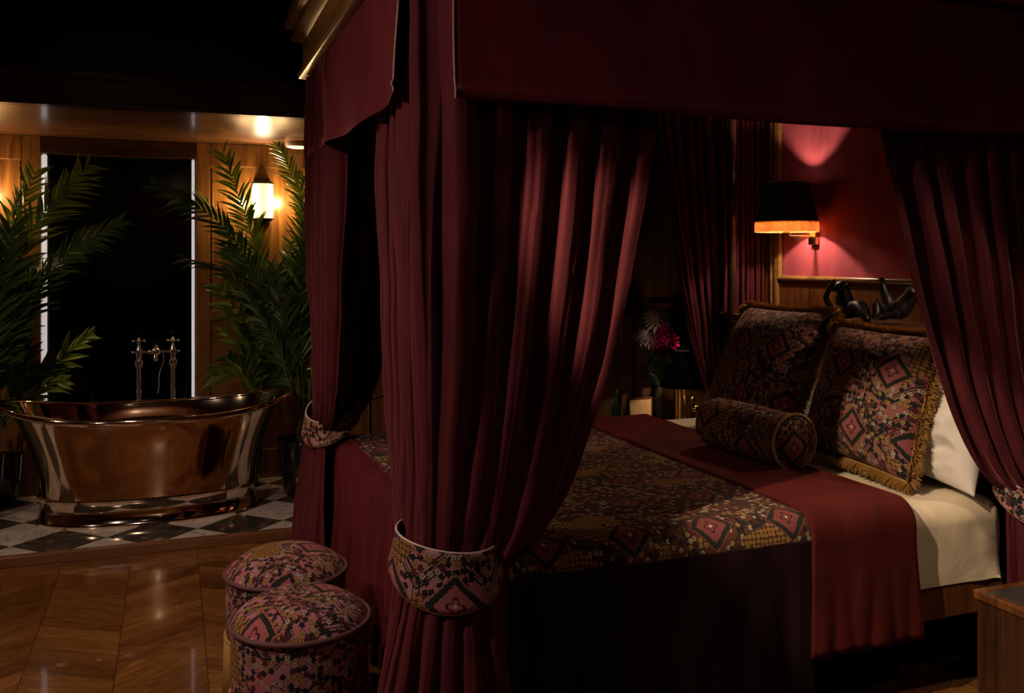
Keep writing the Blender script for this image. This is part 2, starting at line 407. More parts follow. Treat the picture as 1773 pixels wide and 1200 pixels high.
win = struct('window_1', MB().box(WX0 - 0.03, YB + 0.055, 0.12, WX1 + 0.03, YB + 0.09, WZ1), glass, smooth=False)
MSTRIP = emit('white_tube_light', (0.86, 0.80, 0.80), 0.55)
for i, (x, wd) in enumerate(((WX0 - 0.012, 0.017), (WX1 + 0.012, 0.010))):
    o = MB().lathe([(wd * 0.6, 0.13), (wd, 0.14), (wd, WZ1 - 0.015), (wd * 0.6, WZ1 - 0.004)], 12, (x, YB + 0.0, 0)).build('light_strip', MSTRIP)
    tag(o, ['white vertical light strip on the left edge of the black window', 'thin white vertical light strip on the right edge of the black window'][i], 'light', 'vertical light strips beside the window')
# main back wall beyond the bed, and head wall with velvet panels
bw = MB().box(1.4, 5.28, 0, XW, 5.40, 2.55)
for x in (1.5, 2.1, 2.7): bw.box(x, 5.25, 0.1, x + 0.08, 5.29, 2.55, 0.005)
bw.box(1.4, 5.25, 1.2, XW, 5.29, 1.28, 0.005)
struct('wall_back', bw, MWV, smooth=False)
struct('wall_right', MB().box(XW, -2.4, 0, XW + 0.1, 5.4, CZ), MWV, smooth=False)
pf = MB().box(XW - 0.03, 2.2, 0.3, XW, 4.62, 1.43).box(XW - 0.03, 4.44, 1.43, XW, 4.62, 2.7)
struct('trim_4', pf, MW, smooth=False)
struct('trim_5', MB().tube([(XW - 0.035, 4.42, 1.455), (XW - 0.035, 2.3, 1.455)], 0.016, 10).tube([(XW - 0.035, 4.43, 1.45), (XW - 0.035, 4.43, 2.7)], 0.016, 10)
       .box(XW - 0.05, 4.44, 1.2, XW - 0.02, 4.475, 2.7, 0.008).box(XW - 0.045, 4.50, 1.2, XW - 0.02, 4.515, 2.7, 0.004), MGILT)
struct('wall_panel', MB().box(XW - 0.018, 2.3, 1.43, XW, 4.45, 2.7), MVP, smooth=False)
struct('baseboard_left', MB().box(-3.3, -2.4, 0, -3.28, 5.2, 0.12), MWD, smooth=False)

# ceiling downlights
MBULB = emit('lamp_glow', (1.0, 0.78, 0.5), 14)
RINGM = plain('downlight_ring', (0.2, 0.15, 0.08), 0.3, 1.0)
names = ['over the open floor left of the camera', 'above the foot of the bed', 'behind the camera', 'above the near bedside table', 'in the left corner before the tub', 'for front fill, unseen above the floor right of the camera', 'aimed at the pillows from before the stools']
for (x, y), nm in zip(DOWN, names):
    t = thing('ceiling_downlight', 'small round recessed downlight ' + nm, 'ceiling light', (x, y, CZ), 'recessed ceiling downlights')
    MB().lathe([(0.036, CZ - 0.006), (0.050, CZ - 0.012), (0.055, CZ - 0.001)], 24, (x, y, 0), cap=False).build('ring', RINGM, t)
    MB().lathe([(1e-6, CZ - 0.004), (0.034, CZ - 0.004), (0.034, CZ - 0.001)], 20, (x, y, 0)).build('bulb', MBULB, t)

# ------------------------------------------------------------------ alcove lamp on soffit, sconces
p = (0.80, 6.30)
t = thing('round_ceiling_lamp', 'flat round white ceiling lamp under the glossy wood soffit', 'ceiling light', (p[0], p[1], 2.357))
MB().lathe([(0.088, 2.356), (0.092, 2.34), (0.086, 2.325)], 32, (p[0], p[1], 0)).build('rim', plain('white_rim', (0.45, 0.40, 0.36), 0.4), t)
MB().lathe([(1e-6, 2.318), (0.06, 2.319), (0.082, 2.326), (0.082, 2.33)], 32, (p[0], p[1], 0)).build('diffuser', emit('soffit_diffuser', (1.0, 0.78, 0.70), 0.55), t)
0 and light('soffit_lamp_light', 'POINT', (p[0], p[1], 2.27), 3.0, (1, 0.8, 0.6), size=0.05)
def sconce(x, z, label):
    t = thing('wall_sconce', label, 'wall lamp', (x, YB - 0.02, z), 'pair of wall sconces beside the window')
    MB().box(x - 0.055, YB - 0.03, z - 0.16, x + 0.055, YB - 0.002, z + 0.16, 0.004).build('backplate', MBRONZE, t, smooth=False)
    y = YB - 0.085
    MB().lathe([(0.055, z - 0.122), (0.070, z - 0.118), (0.073, z), (0.070, z + 0.118), (0.055, z + 0.122)], 36, (x, y, 0), 1, 0.75).build('shade', emit('sconce_glass', (1.0, 0.76, 0.46), 1.15), t)
    MB().lathe([(0.076, z - 0.126), (0.076, z - 0.118), (0.060, z - 0.135), (0.045, z - 0.142), (1e-6, z - 0.15)], 36, (x, y, 0), 1, 0.75).build('bottom_cap', MBRONZE, t)
    MB().lathe([(0.076, z + 0.118), (0.076, z + 0.126), (0.060, z + 0.135), (0.045, z + 0.142), (1e-6, z + 0.15)], 36, (x, y, 0), 1, 0.75).build('top_cap', MBRONZE, t)
    light('sconce_uplight', 'SPOT', (x, YB - 0.10, z + 0.16), 14, (1, 0.70, 0.40), (x, YB - 0.35, 2.4), 0.03, 95, 0.8)
    for sx in (-1, 1):
        light('sconce_light', 'POINT', (x + sx * 0.115, YB - 0.13, z), 7.0, (1, 0.62, 0.27), size=0.03)
sconce(0.575, 1.965, 'lit frosted wall sconce on the wood wall right of the window')
sconce(-1.20, 1.965, 'lit frosted wall sconce on the wood wall left of the window')

# brass bracket arms near the curtain
t = thing('brass_wall_bracket', 'thin brass bracket with crossed arms on wood wall beside the palm', 'bracket', tuple(atY(552, 300, 6.5)))
A = atY(532, 303, 6.45); B = atY(556, 286, 6.45); C2 = atY(560, 302, 6.45); D = atY(538, 289, 6.45); W0 = Vector((B.x + 0.03, YB, B.z))
MB().tube([A, B], 0.005, 6).tube([D, B], 0.005, 6).tube([A, C2], 0.005, 6).tube([B, W0], 0.006, 6).tube([B, C2], 0.005, 6).build('arm', MBRASS, t)
for q in (A, B, C2, D): MB().ball(q, 0.010, 10).build('knob', MBRASS, t)

# ------------------------------------------------------------------ bathtub
TX, TY = -0.12, 5.92
def se(a, n=2.35):
    c, s = math.cos(a), math.sin(a)
    return (abs(c) ** (2 / n) * (1 if c >= 0 else -1), abs(s) ** (2 / n) * (1 if s >= 0 else -1))
def rimz(a): return 0.645 + 0.085 * abs(math.cos(a)) ** 2.6
def prof(ts):   # t 0..1 bottom to rim
    return lerp(0.605, 0.80, ts ** 2.2) , lerp(0.335, 0.366, ts ** 4)
tub = thing('bathtub', 'polished copper and nickel freestanding bateau bathtub on the checkered marble platform', 'bathtub', (TX, TY, PZ))
NT = 96
mb = MB()
def outer(u, v):
    a = 2 * PI * u; cx, cy = se(a); lx, ly = prof(v); belly = 0.004 * math.sin(PI * v)
    return (TX + cx * (lx + belly), TY + cy * (ly + belly), lerp(0.195, rimz(a), v))
def inner(u, v):
    a = 2 * PI * u; cx, cy = se(a); lx, ly = prof(1 - v * 0.85); s = 1 if v < 0.8 else math.cos((v - 0.8) / 0.2 * PI / 2) * 0.98 + 0.02
    return (TX + cx * (lx - 0.022) * s, TY + cy * (ly - 0.022) * s, lerp(rimz(a), 0.25, min(1, v / 0.9)))
mb.grid(NT, 26, outer, cu=True); mb.grid(NT, 30, inner, cu=True)
mb.build('tub_shell', MNICK, tub, sharp=60)
mb = MB(); pr = [(0.618, 0.342, PZ), (0.622, 0.346, PZ + 0.012), (0.612, 0.334, PZ + 0.022), (0.600, 0.322, 0.17), (0.612, 0.334, 0.19), (0.620, 0.345, 0.20), (0.604, 0.330, 0.21)]
mb.grid(NT, len(pr), lambda u, v: (TX + se(2 * PI * u)[0] * pr[round(v * (len(pr) - 1))][0], TY + se(2 * PI * u)[1] * pr[round(v * (len(pr) - 1))][1], pr[round(v * (len(pr) - 1))][2]), cu=True)
mb.build('plinth', MNICK, tub, sharp=50)
pts = []
for i in range(NT):
    a = 2 * PI * i / NT; cx, cy = se(a); pts.append((TX + cx * 0.812, TY + cy * 0.384, rimz(a) + 0.002))
MB().tube(pts, 0.019, 12, closed=True).build('rim', MNICK, tub)

# bath filler
bx, by = -0.105, 6.36
ft = thing('bath_filler', 'chrome freestanding bath filler with two cross-head taps behind the tub', 'tap', (bx, by, PZ))
for sx in (-1, 1):
    x = bx + sx * 0.103
    MB().lathe([(0.030, PZ), (0.030, PZ + 0.015), (0.014, PZ + 0.03), (0.014, 0.70), (0.018, 0.705), (0.018, 0.72), (0.013, 0.73), (0.013, 0.86), (0.022, 0.875), (0.027, 0.895), (0.022, 0.915), (0.015, 0.92), (0.017, 0.95), (0.023, 0.965), (0.017, 0.985), (0.010, 1.0), (0.008, 1.03)], 20, (x, by, 0)).build('standpipe', MCHROME, ft)
    mb = MB().lathe([(0.008, 1.025), (0.012, 1.03), (0.014, 1.037), (0.010, 1.05), (0.004, 1.058), (1e-6, 1.06)], 16, (x, by, 0))
    for k in range(4):
        a = k * PI / 2 + 0.1; e = Vector((x + 0.033 * math.cos(a), by + 0.033 * math.sin(a), 1.037))
        mb.tube([(x, by, 1.037), e], [0.005, 0.006], 8).ball(e, 0.009, 10)
    mb.build('cross_handle', MCHROME, ft)
    MB().tube([(x, by, 0.965), (x + sx * 0.033, by, 0.965)], 0.005, 8).ball((x + sx * 0.036, by, 0.965), 0.008, 10).build('stud', MCHROME, ft)
MB().tube([(bx - 0.1, by, 0.965), (bx + 0.1, by, 0.965)], 0.010, 12).lathe([(0.011, -0.05), (0.017, -0.04), (0.017, -0.02), (0.011, -0.01)], 14, (bx, by, 0.965), axis='x').build('crossbar', MCHROME, ft)
MB().ball((bx, by, 0.965), 0.030, 16).lathe([(0.012, -0.07), (0.018, -0.05), (0.022, -0.035), (0.014, -0.025)], 14, (bx, by, 0.955), axis='y').tube([(bx, by - 0.06, 0.955), (bx, by - 0.085, 0.945), (bx, by - 0.10, 0.91)], 0.012, 10).build('spout', MCHROME, ft)
MB().lathe([(0.004, 0.985), (0.012, 0.992), (0.013, 1.003), (0.006, 1.01), (1e-6, 1.012)], 12, (bx, by, 0)).build('diverter', MCHROME, ft)
mb = MB(); c0 = Vector((bx + 0.045, by - 0.012, 0.95)); c1 = Vector((bx + 0.005, by - 0.03, 0.70))
for i in range(26): mb.ball(c0.lerp(c1, i / 25) + Vector((0.006 * math.sin(i * 0.35), 0, 0)), 0.0045, 8, (1, 1, 1.3))
mb.build('chain', MCHROME, ft)

# ------------------------------------------------------------------ palms
def mat_leaf(name, a, b):
    m = M(name); n = m.noise(m.coord('Pos'), 9, 4)
    c = m.ramp(n, [(0.3, a), (0.7, b)]); m.set(Base_Color=c, Roughness=0.36, Specular_IOR_Level=0.5)
    if name != 'palm_stem':
        t = m.new('ShaderNodeBsdfTranslucent'); m.link(c, t.inputs[0]); x = m.new('ShaderNodeMixShader'); x.inputs[0].default_value = 0.35
        m.link(m.b.outputs[0], x.inputs[1]); m.link(t.outputs[0], x.inputs[2]); m.link(x.outputs[0], m.nt.nodes['Material Output'].inputs[0])
    return m.mat
ML1 = mat_leaf('palm_leaf', (0.10, 0.19, 0.03), (0.36, 0.48, 0.07)); ML2 = mat_leaf('palm_leaf_dark', (0.03, 0.08, 0.02), (0.10, 0.19, 0.05))
MSTEM = mat_leaf('palm_stem', (0.06, 0.06, 0.02), (0.15, 0.14, 0.05))
MPOT = plain('dark_glazed_pot', (0.015, 0.013, 0.012), 0.12)
def frond(ctrl, leaf, n, wid, mat, parent, droop=0.25, seed=0, start=0.25, spread=0.8, stem=0.007):
    rnd = random.Random(seed); path = spline(ctrl, 10); f = polyline(path); mb = MB()
    mb.tube([f(i / 24) for i in range(25)], [lerp(stem, 0.0015, i / 24) for i in range(25)], 6)
    roll0 = rnd.uniform(-0.7, 0.7)
    if n > 20: n = int(n * 1.3); wid *= 0.85
    for i in range(n):
        t = lerp(start, 0.995, i / (n - 1)); p = f(t); tan = (f(min(1, t + 0.02)) - f(t - 0.02)).normalized()
        roll = roll0 + 0.5 * t
        side0 = tan.cross(Vector((0, 1, 0))).normalized(); bk = side0.cross(tan).normalized()
        for sd in (-1, 1):
            if rnd.random() < 0.06: continue
            L = leaf * (0.4 + 0.7 * math.sin(PI * min(1, 0.2 + 0.72 * (t - start) / (1 - start)))) * rnd.uniform(0.75, 1.15)
            dr = (side0 * sd * spread * 0.75 * math.cos(roll) + bk * sd * math.sin(roll) * 0.6 + tan * rnd.uniform(0.75, 1.15) + Vector((rnd.uniform(-.12, .12), rnd.uniform(-0.3, 0.25), rnd.uniform(-0.12, 0.08)))).normalized()
            droop_ = droop * rnd.uniform(0.3, 1.5)
            nrm = dr.cross(tan).normalized(); wv = nrm.cross(dr).normalized()
            nrm = (nrm + Vector((0, -0.25, 0))).normalized()
            vs = []; K = 6
            for k in range(K + 1):
                s = k / K; c = p + dr * (L * s) + Vector((0, 0, -droop_ * L * s * s)); ww = wid * (0.35 + 1.3 * math.sin(PI * min(1, s * 0.8 + 0.12))) * (1 - s ** 3) * 0.5
                vs += [c - wv * ww + nrm * ww * 0.5, c, c + wv * ww + nrm * ww * 0.5]
            for k in range(K + 1):
                vs.append(Vector(vs[k * 3 + 1]) - nrm * 0.0012)
            vs = [Vector((q_[0], min(q_[1], YB - 0.03), min(q_[2], 2.345))) for q_ in vs]
            o = 3 * (K + 1); fs = []
            for k in range(K):
                fs += [(k * 3, k * 3 + 1, k * 3 + 4, k * 3 + 3), (k * 3 + 1, k * 3 + 2, k * 3 + 5, k * 3 + 4), (k * 3, o + k, o + k + 1, k * 3 + 3), (o + k, k * 3 + 2, k * 3 + 5, o + k + 1)]
            mb.add(vs, fs)
    return mb.build('frond', mat, parent, sharp=30)
def pot(x, y, r, h, t):
    MB().lathe([(r * 0.7, PZ), (r * 0.78, PZ + 0.02), (r * 0.95, PZ + h * 0.6), (r, PZ + h - 0.02), (r * 1.03, PZ + h), (r * 0.94, PZ + h), (r * 0.9, PZ + h - 0.05), (1e-6, PZ + h - 0.05)], 36, (x, y, 0)).build('pot', MPOT, t)
def palm(base, tips, label, seed):
    t = thing('potted_palm', label, 'plant', (base[0], base[1], PZ), 'palms flanking the bathtub')
    pot(base[0], base[1], 0.17, 0.36, t); rnd = random.Random(seed)
    mb = MB()
    for k in range(5):
        a = k * 1.3; mb.tube([(base[0] + 0.04 * math.cos(a), base[1] + 0.04 * math.sin(a), PZ + 0.3), (base[0] + 0.06 * math.cos(a), base[1] + 0.05 * math.sin(a), PZ + 0.75)], [0.016, 0.011], 8)
    mb.build('stem', MSTEM, t)
    for i, (px, py, Y, via, leaf, wid, n, dark) in enumerate(tips):
        a = i * 1.9; b0 = Vector((base[0] + 0.05 * math.cos(a), base[1] + 0.04 * math.sin(a), PZ + 0.55))
        tip = atY(px, py, Y); v = atY(via[0], via[1], (base[1] + Y) / 2 + 0.02)
        frond([b0, v, tip], leaf, n, wid, ML2 if dark else ML1, t, seed=seed * 50 + i)
    return t
palm((0.80, 6.02), [
    (268, 322, 6.05, (405, 415), 0.20, 0.016, 26, 1), (386, 262, 6.15, (436, 410), 0.21, 0.013, 44, 0), (345, 335, 6.3, (415, 440), 0.17, 0.012, 34, 0),
    (480, 244, 6.2, (535, 400), 0.19, 0.012, 44, 0), (556, 300, 6.1, (528, 420), 0.20, 0.014, 26, 1), (540, 262, 6.3, (525, 380), 0.2, 0.012, 28, 0),
    (318, 445, 6.0, (420, 500), 0.18, 0.016, 24, 1), (440, 440, 6.2, (465, 500), 0.20, 0.014, 28, 1), (480, 470, 5.95, (485, 540), 0.24, 0.016, 24, 1),
    (545, 400, 5.95, (520, 520), 0.26, 0.018, 22, 1), (505, 420, 6.3, (505, 500), 0.20, 0.014, 30, 1), (395, 430, 6.2, (450, 540), 0.24, 0.016, 24, 1)],
    'tall green palm in a dark pot right of the bathtub, beside the bed curtain', 1)
# lower broad fronds of a second plant at the right
t = thing('potted_parlour_palm', 'low broad-leaved palm just behind the right end of the bathtub', 'plant', (0.42, 6.32, PZ))
pot(0.46, 6.40, 0.11, 0.30, t)
for i, (px, py, via, leaf, wid) in enumerate([(386, 500, (430, 585), 0.26, 0.030), (438, 545, (440, 610), 0.2, 0.028), (392, 575, (440, 630), 0.2, 0.028), (520, 590, (480, 630), 0.24, 0.030), (375, 645, (430, 655), 0.20, 0.026), (530, 650, (480, 655), 0.2, 0.028), (488, 545, (465, 610), 0.22, 0.028), (400, 622, (430, 650), 0.18, 0.026)]):
    frond([Vector((0.46, 6.38, 0.5)), atY(via[0], via[1], 6.22), atY(px, py, 6.15)], leaf, 9, wid, ML2 if i % 2 else ML1, t, seed=200 + i, start=0.4, spread=0.75)
palm((-1.10, 6.05), [
    (150, 288, 6.0, (40, 430), 0.26, 0.016, 34, 0), (206, 384, 5.9, (90, 470), 0.22, 0.016, 32, 1), (60, 300, 6.2, (10, 450), 0.24, 0.014, 26, 0),
    (30, 340, 6.2, (5, 470), 0.26, 0.014, 26, 1), (120, 440, 6.1, (50, 500), 0.24, 0.016, 26, 0), (60, 480, 6.0, (20, 560), 0.28, 0.018, 22, 1),
    (-20, 420, 6.0, (-10, 540), 0.3, 0.018, 24, 1), (20, 400, 5.9, (0, 540), 0.3, 0.018, 26, 1)],
    'tall green palm left of the black window, cut by the left edge', 2)
t = thing('potted_parlour_palm', 'low broad-leaved palm just behind the left end of the bathtub', 'plant', (-1.0, 6.4, PZ))
pot(-1.0, 6.40, 0.12, 0.30, t)
for i, (px, py, via, leaf, wid) in enumerate([(150, 583, (80, 650), 0.20, 0.028), (90, 620, (50, 665), 0.18, 0.026), (50, 540, (20, 640), 0.24, 0.028), (0, 560, (0, 640), 0.22, 0.028), (110, 660, (60, 680), 0.16, 0.024), (40, 600, (30, 650), 0.2, 0.028)]):
    frond([Vector((-1.0, 6.38, 0.5)), atY(via[0], via[1], 6.3), atY(px, py, 6.25)], leaf, 10, wid, ML2 if i % 2 else ML1, t, seed=300 + i, start=0.4, spread=0.6)

# ------------------------------------------------------------------ the bed
BX0, BX1, BY0, BY1 = 0.67, 3.04, 2.44, 4.54       # canopy rectangle
bed = thing('canopy_bed', 'dark wooden four-poster bed frame with gilt cornice and tall headboard shelf', 'bed', (1.8, 3.5, 0))
for x, y in ((0.76, 2.56), (0.76, 4.44), (2.985, 2.56), (2.985, 4.44)):
    MB().lathe([(0.045, 0), (0.045, 0.12), (0.034, 0.14), (0.032, 0.3), (0.026, 0.9), (0.024, 2.4), (0.032, 2.42), (0.032, 2.5)], 20, (x, y, 0)).build('post', MWV, bed)
MB().box(0.80, 2.528, 0.27, 2.96, 2.575, 0.388, 0.006).build('side_rail', MW, bed, smooth=False)
MB().box(0.80, 4.425, 0.27, 2.96, 4.472, 0.388, 0.006).build('side_rail', MW, bed, smooth=False)
MB().box(0.79, 2.575, 0.27, 0.82, 4.425, 0.388, 0.006).build('foot_rail', MW, bed, smooth=False)
MB().box(0.82, 2.575, 0.30, 2.96, 4.425, 0.375).build('slat_base', MWV, bed, smooth=False)
for x, y in ((1.9, 3.5),):
    MB().box(x - 0.03, y - 0.03, 0, x + 0.03, y + 0.03, 0.3, 0.004).build('leg', MWV, bed, smooth=False)
hb = MB().box(2.96, 2.54, 0.15, 3.04, 4.46, 1.22, 0.01)
hb.build('headboard', MWV, bed, smooth=False)
sh = MB().box(2.99, 2.40, 1.215, XW - 0.035, 4.55, 1.262, 0.006)
sh.build('headboard_shelf', MWV, bed, smooth=False)
MB().tube([(2.988, 2.40, 1.247), (2.988, 4.56, 1.247)], 0.012, 10).build('shelf_nosing', MGILT, bed)
# canopy roof and cornice
MB().box(BX0 + 0.02, BY0 + 0.02, 2.60, 3.28, BY1 - 0.02, 2.64).build('canopy_top', MVD, bed, smooth=False)
cp = [(0.0, 2.455), (0.070, 2.455), (0.085, 2.460), (0.090, 2.478), (0.072, 2.492), (0.066, 2.50), (0.070, 2.63), (0.105, 2.645), (0.118, 2.655), (0.120, 2.672), (0.104, 2.684), (0.106, 2.70), (0.14, 2.712), (0.15, 2.73), (0.145, 2.78), (0.0, 2.78)]
mb = MB()
def rect(o, z): return [(BX0 - o, BY0 - o, z), (3.28, BY0 - o, z), (3.28, BY1 + o, z), (BX0 - o, BY1 + o, z)]
vs = []
for o, z in cp: vs += rect(o, z)
n = len(cp); mb.add(vs, [(j * 4 + i, j * 4 + i + 1, ((j + 1) % n) * 4 + i + 1, ((j + 1) % n) * 4 + i) for j in range(n) for i in (2,)]
       + [(j * 4 + 0, j * 4 + 1, ((j + 1) % n) * 4 + 1, ((j + 1) % n) * 4 + 0) for j in range(n)] + [(j * 4 + 3, j * 4 + 0, ((j + 1) % n) * 4 + 0, ((j + 1) % n) * 4 + 3) for j in range(n)])
mb.build('cornice', MGILT, bed, sharp=25)

# mattress with sheet (cream), top z .68
def superbox(u, v, x0, x1, y0, y1, z0, z1, r):
    pass
def rounded_profile(y0, y1, ztop, zbot, r, n=8):
    """polyline across the bed: down the near side, over the top, down the far side"""
    P = [(y0, zbot)]
    for i in range(n + 1):
        a = PI / 2 * i / n; P.append((y0 + r - r * math.cos(a), ztop - r + r * math.sin(a)))
    for i in range(n + 1):
        a = PI / 2 * i / n; P.append((y1 - r + r * math.sin(a), ztop - r + r * math.cos(a)))
    P.append((y1, zbot)); return P
mt = thing('mattress', 'deep mattress in a fitted cream sheet on the bed', 'mattress', (1.8, 3.5, 0.39))
bm = bmesh.new(); bmesh.ops.create_cube(bm, size=1)
X0, X1, Y0, Y1, Z0, Z1 = 0.78, 2.90, 2.525, 4.475, 0.390, 0.680
for q in bm.verts: q.co = Vector(((X0 + X1) / 2 + q.co.x * (X1 - X0), (Y0 + Y1) / 2 + q.co.y * (Y1 - Y0), (Z0 + Z1) / 2 + q.co.z * (Z1 - Z0)))
bmesh.ops.bevel(bm, geom=[e for e in bm.edges if max(e.verts[0].co.z, e.verts[1].co.z) > 0.5], offset=0.075, segments=6, affect='EDGES', profile=0.5)
bmesh.ops.subdivide_edges(bm, edges=[e for e in bm.edges if e.calc_length() > 0.15], cuts=30, use_grid_fill=True)
for q in bm.verts:
    c = q.co
    if c.y < 3.0 and c.x > 1.9:
        wr = 0.0
        # tension folds running down the side near the head corner
        for xc, amp, sl in ((2.70, 0.018, 0.25), (2.735, 0.014, 0.18), (2.46, 0.010, -0.10), (2.80, 0.014, 0.5), (2.62, 0.007, 0.5)):
            dx = c.x - (xc + sl * (0.68 - c.z) * 0.3); wr += amp * math.exp(-(dx / 0.012) ** 2) * sm((3.0 - c.y) / 0.5)
        nn = noise.noise(Vector((c.x * 6, c.y * 6, c.z * 9))) * 0.005
        q.co = c + Vector((0, -wr - nn * 0.5 if c.z < 0.64 else 0, wr * 0.6 + nn if c.z > 0.60 else 0))
bm.verts.index_update()
mb = MB(); mb.add([q.co[:] for q in bm.verts], [[q.index for q in f.verts] for f in bm.faces]); bm.free()
mb.build('sheet', MSHEET, mt, sharp=70)

# bedspread: tapestry top with velvet drops
sp = thing('bedspread', 'patterned tapestry bedspread with burgundy velvet drops at the foot of the bed', 'bedspread', (1.4, 3.5, 0.69))
TZ = 0.700
def spread_top(zdrop, xa, xb, y0, y1, r, nu, wav=0.004, foot=False):
    P = rounded_profile(y0, y1, TZ, zdrop, r); f = polyline([(a, b, 0) for a, b in P])
    def fn(u, v):
        q = f(v); x = lerp(xa, xb, u); n = noise.noise(Vector((x * 4, q.x * 4, q.y * 4))) * wav
        return (x, q.x + (n if q.y < 0.6 else 0), q.y + n)
    return fn, (lambda u, v: (lerp(xa, xb, u), v * f.length))
mb = MB()
# top surface incl. rounded corner at the foot
def topfn(u, v):
    P = rounded_profile(2.508, 4.492, TZ, 0.592, 0.075); f = topfn.f
    q = f(v); x = lerp(0.80, 2.02, u); n = noise.noise(Vector((x * 5, q.x * 5, 2))) * 0.004
    zz = q.y
    if x < 0.86: zz -= 0.03 * (1 - (x - 0.80) / 0.06) ** 2
    return (x, q.x, zz + n + 0.004)
topfn.f = polyline([(a, b, 0) for a, b in rounded_profile(2.508, 4.492, TZ, 0.592, 0.075)])
mb.grid(60, 90, topfn, lambda u, v: (lerp(0.0, 1.25, u), v * topfn.f.length))
mb.build('patterned_panel', MT3, sp, solid=0.006)
# velvet skirt down near side, round the foot, down the far side
path = [(2.00, 2.502), (1.4, 2.500), (0.90, 2.500)]
for i in range(9):
    a = PI / 2 * i / 8; path.append((0.86 - 0.13 * math.sin(a), 2.63 - 0.13 * math.cos(a)))
path += [(0.73, 3.1), (0.73, 3.5), (0.73, 4.0)]
for i in range(9):
    a = PI / 2 * i / 8; path.append((0.86 - 0.13 * math.cos(a), 4.37 + 0.13 * math.sin(a)))
path += [(1.3, 4.50), (2.0, 4.498)]
pl = polyline([(a, b, 0) for a, b in path])
def skirt(u_, v, a_=0.0, b_=1.0):
    u = lerp(a_, b_, u_)
    q = pl(u); t = (pl(min(1, u + 0.002)) - pl(max(0, u - 0.002))); nrm = Vector((-t.y, t.x, 0)).normalized() * -1
    cxy = Vector((1.6, 3.5, 0)); 
    if (q - cxy).dot(nrm) < 0: nrm = -nrm
    z = lerp(0.675, 0.07, max(0, (v - 0.12) / 0.88)) if v > 0.12 else lerp(0.703, 0.675, v / 0.12)
    inn = 0.0
    if v < 0.12: inn = 0.075 * (1 - (v / 0.12)) ** 1.0
    elif v < 0.3: inn = 0
    wv = 0.006 + (0.020 * sm((v - 0.2) / 0.8)) * math.sin(u * 150 + 1.4 * math.sin(u * 31)) + 0.008 * noise.noise(Vector((u * 40, v * 3, 0)))
    if q.y < 2.56 and q.x > 0.9: z = min(z, 0.62)
    off = -inn + (wv if v > 0.12 else 0.006) + (0.02 * sm(v) if q.x < 0.9 else 0)
    if q.y < 2.56 and q.x > 0.9: off = min(off, 0.012) - 0.004
    p = q + nrm * off; return (p.x, p.y, z)
MB().grid(240, 22, lambda u, v: skirt(u, v, 0.245, 0.755)).build('velvet_drop', MVD, sp, solid=0.004, sharp=80)
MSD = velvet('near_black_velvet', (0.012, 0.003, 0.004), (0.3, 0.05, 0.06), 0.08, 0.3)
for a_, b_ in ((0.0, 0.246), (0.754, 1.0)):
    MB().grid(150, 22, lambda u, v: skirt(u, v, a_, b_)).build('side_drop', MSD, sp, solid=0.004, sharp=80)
# runner
rn = MB(); RX0, RX1 = 1.99, 2.425
rf = polyline([(a, b, 0) for a, b in rounded_profile(2.492, 4.50, 0.712, 0.235, 0.085)])
def runner(u, v):
    q = rf(v); x = lerp(RX0, RX1, u)
    hang = sm((0.60 - q.y) / 0.35); x += 0.03 * hang * (u - 0.2) ** 1 - 0.0; 
    wv = hang * (0.010 * math.sin(x * 38) + 0.012 * noise.noise(Vector((x * 5, q.y * 3, 1))))
    n = noise.noise(Vector((x * 6, q.x * 6, q.y * 5))) * 0.004
    s = -1 if v < 0.5 else 1
    return (x, q.x + s * (abs(wv) if hang > 0 else 0) * 1.0, q.y + n)
rn.grid(36, 120, runner, lambda u, v: (u, v))
tag(rn.build('bed_runner', MVR, solid=0.012), 'dark red velvet runner laid across the bed and hanging over the near side', 'bed runner')

